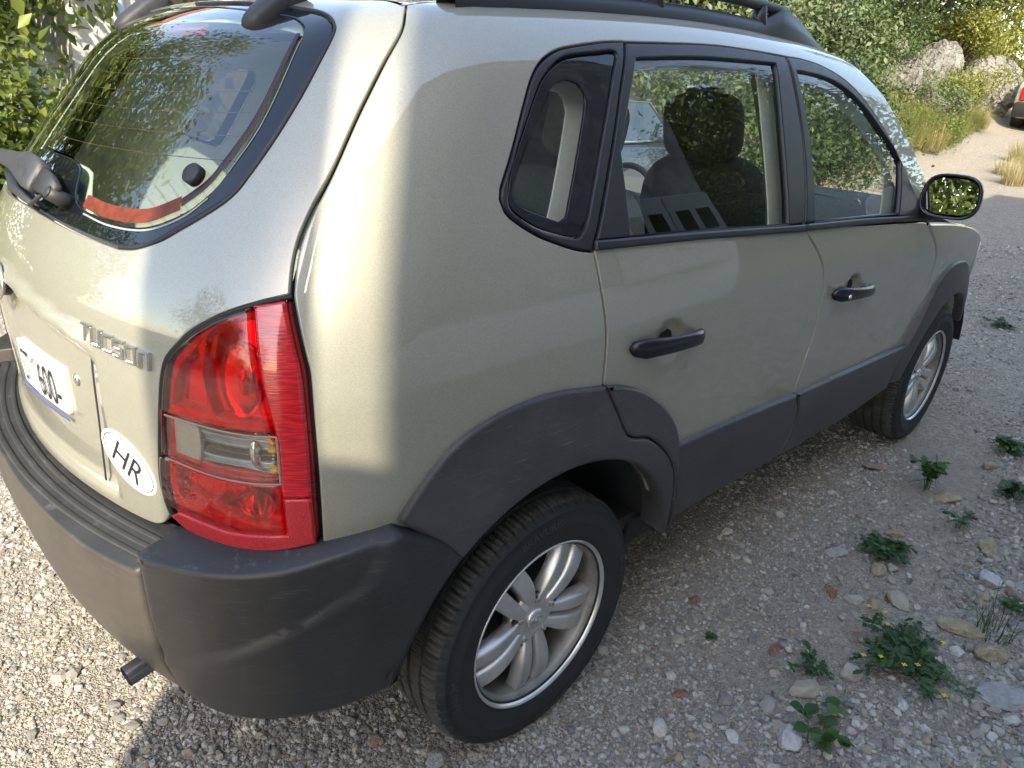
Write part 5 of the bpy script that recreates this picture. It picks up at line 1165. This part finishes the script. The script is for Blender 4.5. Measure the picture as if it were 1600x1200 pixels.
LONE = [(1.30, -1.525, .050, 1.5, 1.9, TANR, 'tan_rock', 'long tan rock lying against the ochre rock on the right', 'rock', 201, .5),
 (1.25, -1.63, .046, 1.45, -.5, TANR, 'tan_rock', 'ochre rock in front of the long tan rock, near the yellow flowered weed', 'rock', 202, .6),
 (1.67, -1.51, .047, 1.1, .4, WHITER, 'pale_rock', 'rough pale rock with a pitted face at the right edge', 'rock', 203, .6),
 (2.14, -1.225, .044, 1.35, -.7, TANR, 'tan_rock', 'flat tan rock below the tall leafy weed', 'rock', 204, .45),
 (1.41, -1.07, .036, 1.35, -.6, GREYR, 'grey_rock', 'smooth egg shaped grey rock left of the round clump of weed', 'rock', 205, .6),
 (1.73, -1.17, .032, 1.5, -.5, TANR, 'tan_rock', 'thin tan rock tilted above the round clump of weed', 'rock', 206, .45),
 (1.89, -1.45, .048, 1.3, .2, TANR, 'tan_rock', 'wedge shaped tan rock beside the thin grass blades', 'rock', 207, .5),
 (1.42, -1.22, .034, 1.2, .1, TANR, 'tan_rock', 'small tan rock touching the round clump of weed', 'rock', 208, .6),
 (1.08, -1.70, .060, 1.5, -.6, GREYR, 'grey_rock', 'broad grey slab at the lower right behind the yellow flowers', 'rock', 209, .35),
 (1.17, -1.16, .024, 1.5, .8, REDB, 'brick_fragment', 'red brick fragment beside white pebbles, below the egg shaped grey rock', 'brick piece', 210, .5),
 (.75, -1.17, .021, 1.3, .2, REDB, 'brick_fragment', 'dark red brick fragment alone on the bare gravel', 'brick piece', 211, .5),
 (.76, -.88, .024, 1.2, -.3, REDB, 'brick_fragment', 'flat orange brick fragment near the front of the rear tyre', 'brick piece', 212, .3),
 (.38, -1.08, .018, 1.4, -.6, REDB, 'brick_fragment', 'narrow red brick fragment below the rear wheel', 'brick piece', 213, .5),
 (-.345, -.655, .019, 1.1, .5, PINKR, 'pinkish_stone', 'pinkish angular stone behind the rear tyre', 'stone', 214, .6),
 (.48, -1.35, .045, 1.1, .7, WHITER, 'pale_rock', 'pale blocky rock beside the broad leaved weed at the bottom', 'rock', 215, .55),
 (.84, -1.51, .026, 1.1, .3, WHITER, 'pale_rock', 'small white rock in front of the yellow flowered weed', 'rock', 216, .7),
 (1.64, -1.60, .034, 1.2, .9, PINKR, 'pinkish_stone', 'pinkish stone at the right edge near the pitted pale rock', 'stone', 217, .6),
 (2.20, -.91, .055, 1.5, -.4, PINKR, 'flat_stone', 'flat brownish stone half sunk in the gravel near the front wheel', 'stone', 218, .18),
 (-.26, -.80, .028, 1.1, .1, GREYR, 'grey_rock', 'rounded grey rock at the bottom of the picture beside the rear tyre', 'rock', 219, .5)]
for a in LONE: lone(*a)

# ------------------------------------------------------------------ weeds
def leafmat(name, a, b_, tr=.35, rough=.5):
    m, t, o = nodes_of(name); g = N(t, 'ShaderNodeNewGeometry'); c = ramp(t, g.outputs['Random Per Island'], [(0, a), (.5, tuple((p+q)/2 for p, q in zip(a, b_))), (1, b_)])
    p = N(t, 'ShaderNodeBsdfPrincipled'); t.links.new(c, p.inputs['Base Color']); p.inputs['Roughness'].default_value = rough; p.inputs['Specular IOR Level'].default_value = .35
    tl = N(t, 'ShaderNodeBsdfTranslucent'); t.links.new(mix(t, .5, c, (.16, .20, .02)), tl.inputs[0])
    mx = N(t, 'ShaderNodeMixShader'); mx.inputs[0].default_value = tr; t.links.new(p.outputs[0], mx.inputs[1]); t.links.new(tl.outputs[0], mx.inputs[2]); t.links.new(mx.outputs[0], o.inputs[0]); return m
WEEDL = leafmat('weed_leaf', (.028, .070, .018), (.075, .15, .038), .25)
WEEDD = leafmat('dark_weed_leaf', (.022, .058, .020), (.050, .11, .032), .2)
STEMM = plain('green_stem', (.06, .10, .03), .6)
YEL = plain('yellow_petal', (.75, .60, .02), .5)
def leaf_shape(V, Fc, base, d, up, L, w, lob=0, curl=.25):
    """a folded leaf; with lob, toothed lobes down both sides"""
    base = np.array(base); d = np.array(d)/np.linalg.norm(d); sd = np.cross(d, up); sd /= np.linalg.norm(sd)+1e-9; nn = np.cross(sd, d); k = len(V)
    m = 4 if not lob else 2*lob+1
    mid = [base+d*L*f+nn*(-curl*L*f*f) for f in np.linspace(0, 1, m+1)]
    prof = [math.sin(math.pi*min(1, f*.92+.06))**.8*(1 if not lob else (1 if i % 2 else .42)) for i, f in enumerate(np.linspace(0, 1, m+1))]
    prof[-1] = 0.02
    for c, q in zip(mid, prof): V += [tuple(c+sd*w*q+nn*.12*w*q), tuple(c), tuple(c-sd*w*q+nn*.12*w*q)]
    for i in range(m):
        a = k+3*i; Fc += [(a, a+1, a+4, a+3), (a+1, a+2, a+5, a+4)]
def weed(x, y, rad, n, L, w, lob, label, mat, seed, hgt=.05, flowers=0, group=None, name='weed', lean=.6):
    r = np.random.default_rng(seed); V = []; Fc = []; S = MB(); z0 = float(gz(x, y)); tips = []
    root = empty(name, (x, y, z0)); tag(root, label, 'plant', group)
    nst = max(4, int(n/9))
    for k in range(nst):
        a = r.uniform(0, 6.28); q = rad*r.uniform(.25, 1); b0 = np.array([r.normal(0, rad*.14), r.normal(0, rad*.14), 0]); tip = np.array([q*math.cos(a), q*math.sin(a), hgt*r.uniform(.35, 1.1)])
        pts = [b0+(tip-b0)*f+np.array([0, 0, hgt*.6*math.sin(f*math.pi)]) for f in np.linspace(0, 1, 5)]
        S.tube(pts, [.0016, .0014, .0012, .001, .0006], 4, False); tips.append(pts)
        for j in range(int(n/nst)):
            f = r.uniform(.15, 1); i = min(3, int(f*4)); p = pts[i]+(pts[i+1]-pts[i])*(f*4-i)
            d = (pts[i+1]-pts[i]); d = d/np.linalg.norm(d)*.6+r.normal(0, .55, 3); d[2] = abs(d[2])*lean*.6
            leaf_shape(V, Fc, p, d, np.array([r.normal(0, .25), r.normal(0, .25), 1.]), L*r.uniform(.6, 1.25), w*r.uniform(.7, 1.2), lob)
    mk('leaves', V, Fc, mat, root); S.build('stems', STEMM, root)
    for k in range(flowers):
        p = tips[r.integers(len(tips))][-1]+np.array([r.normal(0, .02), r.normal(0, .02), r.uniform(.015, .04)]); b = MB()
        for j in range(4):
            a = j*math.pi/2+r.uniform(0, .4); c, s_ = math.cos(a), math.sin(a); b.add([tuple(p), tuple(p+np.array([c*.005-s_*.003, s_*.005+c*.003, .002])), tuple(p+np.array([c*.0085, s_*.0085, .001])), tuple(p+np.array([c*.005+s_*.003, s_*.005-c*.003, .002]))], [(0, 1, 2, 3)])
        b.build('flower', YEL, root, smooth=False)
    return root
def grass_tuft(x, y, rad, n, L, label, mat, seed, group=None, w=.0016, lean=.55, name='grass_tuft', cat='grass', zoff=0):
    r = np.random.default_rng(seed); V = []; Fc = []; z0 = float(gz(x, y))+zoff; g = empty(name, (x, y, z0)); tag(g, label, cat, group)
    a = r.uniform(0, 6.28, n); q = rad*.35*np.sqrt(r.uniform(0, 1, n)); l = L*r.uniform(.45, 1.15, n); ln = np.abs(r.normal(0, lean, n))
    for i in range(n):
        b0 = np.array([q[i]*math.cos(a[i]), q[i]*math.sin(a[i]), -.01]); a2 = a[i]+r.normal(0, .7); d = np.array([math.cos(a2), math.sin(a2), 0]); sd = np.array([-d[1], d[0], 0])*w
        k = len(V)
        for f in (0, .35, .7, 1.0):
            p = b0+d*l[i]*ln[i]*f*f*.8+np.array([0, 0, l[i]*(f-.30*ln[i]*f*f)]); ww = sd*(1-f*.9); V += [tuple(p-ww), tuple(p+ww)]
        for j in range(3): Fc.append((k+2*j, k+2*j+1, k+2*j+3, k+2*j+2))
    mk('blades', V, Fc, mat, g); return g
WEEDS = [((2.16, -1.13, .085, 95, .040, .017, 3, 'upright leafy weed with tooth edged leaves above the flat tan rock', WEEDL, 31), dict(hgt=.12, lean=.7)),
 ((1.545, -1.195, .10, 240, .034, .012, 3, 'round dense clump of dark fern-like weed between tan rocks', WEEDD, 32), dict(hgt=.045)),
 ((1.01, -1.47, .19, 420, .036, .010, 3, 'wide straggling weed with small yellow flowers', WEEDD, 33), dict(hgt=.055, flowers=9)),
 ((.53, -1.40, .11, 24, .046, .019, 0, 'low weed with broad oval leaves at the bottom edge', WEEDL, 34), dict(hgt=.06)),
 ((2.88, -1.29, .10, 150, .042, .014, 3, 'dark green clump of weed farthest up the right edge', WEEDL, 35), dict(hgt=.06)),
 ((2.34, -1.42, .08, 40, .050, .020, 0, 'small weed with smooth dark leaves at the right edge', WEEDD, 36), dict(hgt=.05)),
 ((.76, -1.28, .08, 60, .026, .009, 3, 'thin wiry weed left of the yellow flowered weed', WEEDD, 37), dict(hgt=.04)),
 ((.99, -.545, .035, 34, .020, .008, 2, 'tiny tuft of green under the sill of the car', WEEDL, 38), dict(hgt=.03)),
 ((.645, -1.01, .022, 26, .016, .007, 2, 'tiny dark seedling alone on the bare gravel', WEEDD, 39), dict(hgt=.02)),
 ((1.54, -1.61, .06, 40, .030, .011, 3, 'little weed between the stones at the right edge', WEEDL, 40), dict(hgt=.04)),
 ((1.95, -1.33, .07, 34, .030, .012, 3, 'sparse weed among the thin grass by the wedge shaped rock', WEEDD, 41), dict(hgt=.05)),
 ((5.15, -.65, .10, 60, .05, .02, 2, 'small weed on the open gravel ahead of the front wheel', WEEDD, 42), dict(hgt=.05))]
for a in WEEDS: weed(*a[0], **a[1])
GREENG = leafmat('green_grass', (.10, .16, .035), (.27, .31, .08), .35)
DRYG = leafmat('dry_grass', (.40, .33, .15), (.62, .53, .29), .35)
MIXG = leafmat('yellow_green_grass', (.22, .24, .06), (.50, .44, .18), .4)
grass_tuft(1.36, -1.60, .15, 40, .20, 'thin dark grass blades between the tan rock and the low weed', WEEDD, 3, lean=.7)

_V = []; _F = []; rl_ = np.random.default_rng(91)
for k in range(260):
    x = rl_.uniform(-.2, 4.5); y = -1.15-abs(rl_.normal(0, .8)); z = float(gz(x, y))+.006+rl_.uniform(0, .004); a = rl_.uniform(0, 6.28); L = rl_.uniform(.006, .022); w = L*rl_.uniform(.06, .5)
    c, s_ = math.cos(a), math.sin(a); n = len(_V); t_ = rl_.uniform(-.3, .5)
    _V += [(x-c*L, y-s_*L, z), (x-s_*w, y+c*w, z+.003), (x+c*L, y+s_*L, z+L*t_*.5+.002), (x+s_*w, y-c*w, z+.002)]; _F += [(n, n+1, n+2), (n, n+2, n+3)]
ll = mk('leaf_litter', _V, _F, leafmat('dry_leaf', (.16, .10, .05), (.40, .32, .19), .2), None, False)
tag(ll, 'tiny dry leaf bits and stems scattered over the gravel', 'leaf litter', kind='stuff')

# ------------------------------------------------------------------ trees and bushes
BARK = plain('bark', (.10, .075, .05), .9, nscale=12, nvar=.4, bstr=.6, bscale=30, bdist=.02)
def crown_leaves(name, lobes, n, L, mat, parent, seed, clump=26, spread=.22, droop=.2, asp=.5):
    r = np.random.default_rng(seed); lobes = np.array(lobes, float); vol = lobes[:, 3]*lobes[:, 4]*lobes[:, 5]; nc = max(1, n//clump)
    pick = r.choice(len(lobes), nc, p=vol**.75/np.sum(vol**.75)); u = r.normal(size=(nc, 3)); u /= np.linalg.norm(u, axis=1, keepdims=True); rad = r.uniform(.45, 1.04, (nc, 1))**.6
    C0 = lobes[pick, :3]+u*rad*lobes[pick, 3:]
    C_ = np.repeat(C0, clump, 0)+r.normal(0, spread, (nc*clump, 3))*np.array([1, 1, .7]); m = len(C_)
    ax_ = np.repeat(u, clump, 0)*.7+r.normal(0, .55, (m, 3))+np.array([0, 0, .35]); ax_ /= np.linalg.norm(ax_, axis=1, keepdims=True)   # leaf normal
    d = r.normal(size=(m, 3)); d[:, 2] -= droop; d -= ax_*np.sum(d*ax_, 1, keepdims=True); d /= np.linalg.norm(d, axis=1, keepdims=True); s = np.cross(ax_, d)
    l = L*r.uniform(.55, 1.25, (m, 1)); w = l*asp
    V = np.empty((m, 4, 3)); V[:, 0] = C_-d*l*.5; V[:, 1] = C_+s*w*.5+ax_*w*.12; V[:, 2] = C_+d*l*.5-ax_*l*.08; V[:, 3] = C_-s*w*.5+ax_*w*.12
    me = bpy.data.meshes.new(name); me.vertices.add(m*4); me.vertices.foreach_set('co', V.reshape(-1)); F_ = np.arange(m*4).reshape(m, 4)
    F3 = np.concatenate([F_[:, [0, 1, 2]], F_[:, [0, 2, 3]]], 1).reshape(-1, 3)
    me.loops.add(len(F3)*3); me.loops.foreach_set('vertex_index', F3.ravel()); me.polygons.add(len(F3)); me.polygons.foreach_set('loop_start', np.arange(len(F3))*3); me.update(calc_edges=True); me.materials.append(mat)
    return link(name, me, parent)
def tree(x, y, lobes, n, L, mat, label, seed, name='tree', trunk=True, group=None, zb=None, **kw):
    z0 = float(H(x, y)) if zb is None else zb; t = tag(empty(name, (x, y, z0)), label, 'bush' if 'bush' in name else 'tree', group); r = np.random.default_rng(seed)
    b = MB(); top = max(l[2] for l in lobes)
    if trunk:
        b.tube([(0, 0, -.2), (.05, .02, top*.3), (-.04, .06, top*.62), (0, 0, top)], [.14, .11, .08, .03], 8, False)
        for l in lobes[:8]: b.tube([(0, 0, top*.25), (l[0]*.5, l[1]*.5, l[2]*.6), (l[0], l[1], l[2])], [.06, .035, .012], 6, False)
    else:
        for l in lobes[:8]:
            for q in range(3): b.tube([(l[0]*.2, l[1]*.2, -.1), (l[0]*.6+r.normal(0, .1), l[1]*.6+r.normal(0, .1), l[2]*.5), (l[0]+r.normal(0, .2), l[1]+r.normal(0, .2), l[2]+l[5]*.5)], [.03, .02, .006], 5, False)
    b.build('trunk' if trunk else 'branches', BARK, t); crown_leaves('crown', lobes, n, L, mat, t, seed+1, **kw); return t
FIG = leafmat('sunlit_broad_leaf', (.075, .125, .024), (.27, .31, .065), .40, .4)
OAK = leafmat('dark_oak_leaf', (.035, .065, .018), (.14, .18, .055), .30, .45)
OLIVE = leafmat('grey_green_leaf', (.08, .12, .05), (.22, .26, .12), .30, .5)
YELG = leafmat('yellow_green_leaf', (.17, .20, .035), (.44, .42, .11), .45, .5)
def lob(r, n, cx, cy, cz, sx_, sy_, sz_, a=.7, b_=1.3): return [(cx+r.normal(0, sx_), cy+r.normal(0, sy_), cz+r.normal(0, sz_), r.uniform(a, b_), r.uniform(a, b_), r.uniform(a, b_)*.8) for _ in range(n)]
def lime():
    m, t, o = nodes_of('limestone'); p = N(t, 'ShaderNodeBsdfPrincipled'); t.links.new(p.outputs[0], o.inputs[0]); co = coords(t)
    n = noise(t, co, 1.6, 10, .7); c = ramp(t, n, [(.32, (.22, .20, .165)), (.46, (.36, .335, .285)), (.66, (.56, .53, .475))])
    v = N(t, 'ShaderNodeTexVoronoi'); v.feature = 'DISTANCE_TO_EDGE'; v.inputs['Scale'].default_value = 2.2; wv = N(t, 'ShaderNodeVectorMath', operation='MULTIPLY_ADD'); nv = N(t, 'ShaderNodeTexNoise'); nv.inputs['Scale'].default_value = 1.5; nv.inputs['Detail'].default_value = 6; t.links.new(co, nv.inputs['Vector']); t.links.new(nv.outputs['Color'], wv.inputs[0]); wv.inputs[1].default_value = (1.6, 1.6, 1.6); t.links.new(co, wv.inputs[2]); t.links.new(wv.outputs[0], v.inputs['Vector'])
    cr = ramp(t, v.outputs['Distance'], [(0, (.25, .25, .25)), (.035, (1, 1, 1))]); c = mix(t, cr, (.12, .11, .09), c); t.links.new(c, p.inputs['Base Color']); p.inputs['Roughness'].default_value = .95
    h = N(t, 'ShaderNodeMath', operation='ADD'); t.links.new(cr, h.inputs[0]); t.links.new(n, h.inputs[1]); t.links.new(bump(t, h.outputs[0], 1., .35), p.inputs['Normal']); return m
LIME = lime()
_r = np.random.default_rng(77)
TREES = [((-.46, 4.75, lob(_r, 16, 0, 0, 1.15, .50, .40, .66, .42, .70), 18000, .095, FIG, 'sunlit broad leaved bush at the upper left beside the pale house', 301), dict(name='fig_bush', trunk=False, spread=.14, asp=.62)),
 ((-1.2, 6.9, lob(_r, 18, 0, 0, 3.4, 1.5, .9, 1.7, .9, 1.5), 34000, .15, FIG, 'tall broad leaved tree left of the pale house, mirrored in the rear window', 302), dict(spread=.28)),
 ((-4.6, 7.0, lob(_r, 16, 0, 0, 2.2, 1.7, .9, 1.1, .9, 1.5), 26000, .16, FIG, 'lower broad leaved tree at the left, behind the camera view', 303), dict(spread=.28)),
 ((-10.5, .2, lob(_r, 14, 0, 0, 1.9, 1.0, 2.0, .9, .9, 1.4), 16000, .15, FIG, 'sunlit green tree far behind the car, mirrored in the door mirror', 318), dict(spread=.3)),
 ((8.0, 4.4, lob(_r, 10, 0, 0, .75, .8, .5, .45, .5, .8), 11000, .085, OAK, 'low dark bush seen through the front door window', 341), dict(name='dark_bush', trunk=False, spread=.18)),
 ((9.6, 3.5, lob(_r, 9, 0, 0, .65, .6, .45, .4, .4, .7), 10000, .080, OLIVE, 'low grey-green bush seen through the windscreen', 342), dict(name='olive_bush', trunk=False, spread=.16)),
 ((6.2, 5.1, lob(_r, 10, 0, 0, .8, .9, .4, .5, .5, .8), 10000, .09, OAK, 'low dark bush just past the dark blue hatchback', 343), dict(name='dark_bush', trunk=False, spread=.18)),
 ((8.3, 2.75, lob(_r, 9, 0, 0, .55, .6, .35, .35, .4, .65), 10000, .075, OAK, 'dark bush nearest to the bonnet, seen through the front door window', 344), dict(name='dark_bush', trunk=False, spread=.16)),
 ((9.6, 2.55, lob(_r, 8, 0, 0, .5, .5, .3, .3, .35, .55), 9000, .07, OAK, 'dark bush behind the front pillar of the car, left of the shaded shrub', 345), dict(name='dark_bush', trunk=False, spread=.16)),
 ((14.6, 3.05, lob(_r, 6, 0, 0, .35, .5, .22, .2, .2, .36), 4500, .055, OLIVE, 'low grey-green scrub in front of the limestone rocks', 346), dict(name='low_bush', trunk=False, spread=.11)),
 ((16.6, 3.35, lob(_r, 6, 0, 0, .40, .5, .22, .22, .2, .38), 4500, .06, YELG, 'low yellow-green scrub in front of the middle rock on the bank', 347), dict(name='low_bush', trunk=False, spread=.12)),
 ((15.0, 4.3, lob(_r, 6, 0, 0, .75, .5, .25, .3, .25, .42), 5000, .07, OAK, 'dark scrub growing in the gap between the limestone rocks', 348), dict(name='low_bush', trunk=False, spread=.13)),
 ((4.4, 6.1, lob(_r, 10, 0, 0, .9, .8, .5, .5, .5, .8), 9000, .10, OAK, 'dark bush beside the pale house, behind the car', 331), dict(name='dark_bush', trunk=False, spread=.2)),
 ((6.3, 5.7, lob(_r, 12, 0, 0, 1.0, .9, .5, .6, .5, .9), 11000, .10, OAK, 'dark bush behind the windscreen of the car, left of the oaks', 332), dict(name='dark_bush', trunk=False, spread=.2)),
 ((8.4, 5.3, lob(_r, 12, 0, 0, 1.1, .9, .5, .6, .5, .9), 12000, .095, OLIVE, 'grey-green bush in front of the oaks, seen through the side windows', 333), dict(name='olive_bush', trunk=False, spread=.2)),
 ((10.3, 4.5, lob(_r, 12, 0, 0, 1.0, .8, .5, .6, .5, .8), 13000, .085, OAK, 'dark bush left of the shaded shrub, just behind the car roof', 334), dict(name='dark_bush', trunk=False, spread=.18)),
 ((31.0, 6.5, lob(_r, 18, 0, 0, 2.8, 2.4, 2.0, 1.8, 1.4, 2.2), 16000, .20, YELG, 'pale green tree farthest behind the cream car', 335), dict(spread=.4)),
 ((34.0, -1.0, lob(_r, 18, 0, 0, 2.8, 2.4, 2.6, 1.8, 1.4, 2.2), 16000, .20, YELG, 'pale green tree at the end of the track on its right side', 336), dict(spread=.4)),
 ((-13.5, -.6, lob(_r, 20, 0, 0, 2.6, 1.5, 2.4, 1.5, 1.3, 1.9), 26000, .22, OAK, 'dark tree farthest behind the car, at the back of the mirrored tree', 337), dict(spread=.35)),
 ((9.5, -7.6, lob(_r, 16, 0, 0, 2.2, 1.5, .9, 1.5, 1.1, 1.6), 15000, .20, OAK, 'dark hedge tree beyond the far corner of the stone building, right of the lane', 319), dict(name='hedge_tree', spread=.35)),
 ((13.5, -8.0, lob(_r, 16, 0, 0, 2.6, 1.8, .9, 1.7, 1.2, 1.8), 16000, .22, OAK, 'second dark hedge tree right of the lane, past the stone building', 320), dict(name='hedge_tree', spread=.35)),
 ((18.5, -8.2, lob(_r, 18, 0, 0, 2.6, 2.2, .9, 1.9, 1.3, 2.0), 16000, .24, OAK, 'third and farthest dark hedge tree right of the lane', 321), dict(name='hedge_tree', spread=.4)),
 ((12.2, 6.0, lob(_r, 22, 0, 0, 1.9, 1.3, 1.0, 1.1, .8, 1.3), 30000, .095, OAK, 'dense dark oak behind the roof of the car', 304), dict(spread=.22)),
 ((9.6, 6.6, lob(_r, 20, 0, 0, 1.8, 1.3, .9, 1.1, .8, 1.3), 22000, .10, OAK, 'dark oak seen through the rear door window', 305), dict(spread=.25)),
 ((7.0, 6.6, lob(_r, 16, 0, 0, 1.7, 1.2, .8, 1.0, .7, 1.2), 15000, .10, OLIVE, 'grey-green tree between the oak and the pale house', 306), dict(spread=.25)),
 ((14.4, 5.3, lob(_r, 14, 0, -.2, 1.9, 1.1, .8, .8, .6, 1.0), 20000, .115, FIG, 'lighter broad leaved tree hanging over the pale rocks', 307), dict(spread=.22, asp=.65)),
 ((16.5, 7.2, lob(_r, 20, 0, 0, 2.0, 1.7, 1.2, 1.3, .9, 1.5), 24000, .115, OAK, 'oak high on the bank behind the rocks', 308), dict(spread=.28)),
 ((18.8, 5.6, lob(_r, 16, 0, 0, 1.5, 1.4, .9, .9, .7, 1.2), 18000, .10, OLIVE, 'grey-green bush above the second rock on the bank', 309), dict(name='olive_bush', trunk=False, spread=.25)),
 ((21.5, 5.0, lob(_r, 20, 0, 0, 1.8, 1.7, 1.0, 1.2, .9, 1.5), 22000, .12, YELG, 'yellow-green tree at the upper right corner over the cream car', 310), dict(spread=.28)),
 ((27.0, 2.0, lob(_r, 18, 0, 0, 2.2, 2.0, 2.6, 1.5, 1.2, 2.0), 18000, .16, YELG, 'yellow-green trees farthest along the track', 311), dict(spread=.32)),
 ((11.4, 3.5, lob(_r, 10, 0, 0, .75, .55, .35, .40, .35, .6), 13000, .070, OAK, 'dark shaded shrub right beside the front pillar of the car', 312), dict(name='dark_bush', trunk=False, spread=.16)),
 ((12.9, 2.75, lob(_r, 4, 0, 0, .22, .45, .18, .15, .2, .34), 3200, .06, FIG, 'small bright green bush at the foot of the first rock', 313), dict(name='green_bush', trunk=False, spread=.12)),
 ((16.0, 4.9, lob(_r, 6, 0, 0, .40, .4, .25, .22, .25, .42), 4200, .065, OLIVE, 'grey-green bush between the two rocks', 314), dict(name='olive_bush', trunk=False, spread=.14)),
 ((19.0, 4.6, lob(_r, 8, 0, 0, .55, .7, .3, .3, .3, .5), 6000, .08, YELG, 'yellow-green bush left of the cream car', 315), dict(name='yellow_bush', trunk=False, spread=.16)),
 ((14.0, 9.5, lob(_r, 22, 0, 0, 3.0, 2.4, 1.2, 1.8, 1.1, 1.9), 20000, .14, OAK, 'tallest dark oak at the back of the bank', 316), dict(spread=.32)),
 ((19.5, 9.5, lob(_r, 22, 0, 0, 2.8, 2.6, 1.4, 1.8, 1.1, 1.9), 18000, .15, OAK, 'oak at the back of the bank behind the grey-green bush', 317), dict(spread=.32))]
ROCKS = [(13.55, 3.60, .15, .46, (.8, 1.0, 1.5), .4, 'tall cracked white limestone rock under the overhanging tree', 401), (13.9, 4.05, .15, .50, (1.0, 1.1, 1.2), 1.2, 'broad white limestone rock left of the tall cracked one', 402),
 (12.9, 3.75, .05, .30, (1.1, .9, .9), 2.2, 'lower white limestone rock beside the dark shrub', 403), (16.4, 3.95, .25, .60, (.8, 1.0, 1.35), .2, 'grey-white limestone rock in the middle of the bank', 404),
 (14.9, 3.2, .0, .34, (1.2, .9, .8), .9, 'low limestone rock half hidden in the dry grass', 405), (19.4, 3.75, .30, .70, (1.0, .9, 1.3), 1.8, 'limestone rock at the right edge above the cream car', 406), (12.55, 2.72, .10, .17, (1, 1, 1.2), .5, 'small round grey boulder at the edge of the grass', 407),
 (14.35, 3.25, .05, .40, (.9, .9, 1.1), 2.6, 'pale limestone rock just below the tall cracked one', 408), (15.5, 3.85, .25, .52, (.9, 1.0, 1.2), 1.1, 'pale limestone rock between the tall cracked rock and the middle of the bank', 409), (17.9, 3.5, .15, .42, (1.1, .9, .9), 0.3, 'low pale limestone rock above the dry grass near the cream car', 410)]
for args, kw in TREES: tree(*args, **kw)
for a in ROCKS:
    x, y, zc, s, asp, rz, label, seed = a; o = link('boulder', stone_mesh('boulder', seed, LIME, 4, .22, .8)); o.location = (x, y, float(H(x, y))+zc); o.scale = (s*asp[0], s*asp[1], s*asp[2]); o.rotation_euler = (.2, .15, rz); tag(o, label, 'rock')

r_ = np.random.default_rng(78)
GM = (MIXG, GREENG, DRYG, GREENG, MIXG)
GL_ = ('yellowing long grass tuft growing at the foot of the rocky bank', 'green long grass tuft growing at the foot of the rocky bank', 'dry straw coloured grass tuft growing at the foot of the rocky bank', 'green long grass tuft growing at the foot of the rocky bank', 'yellowing long grass tuft growing at the foot of the rocky bank')
GG_ = ('yellowing grass tufts on the bank', 'green grass tufts on the bank', 'dry grass tufts on the bank', 'green grass tufts on the bank', 'yellowing grass tufts on the bank')
for k in range(44):
    x = 10.4+k*.15+r_.uniform(-.3, .3); e = float(bank_edge(x)); y = e+.10+r_.uniform(0, 1.0)**1.2*1.15
    grass_tuft(x, y, .95, 560, r_.uniform(.24, .56), GL_[k % 5], GM[k % 5], 500+k, group=GG_[k % 5], w=.0034, lean=1.05, zoff=-.02)
for k in range(16):
    x = 11.2+r_.uniform(0, 3.6); y = .35+.12*(x-11)+r_.uniform(-.9, .75)
    grass_tuft(x, y, .5, 380, r_.uniform(.22, .42), 'short dry grass tuft between the wheel tracks on the right', DRYG if k % 4 else MIXG, 600+k, group='short grass tufts beside the track', w=.004, lean=.8)
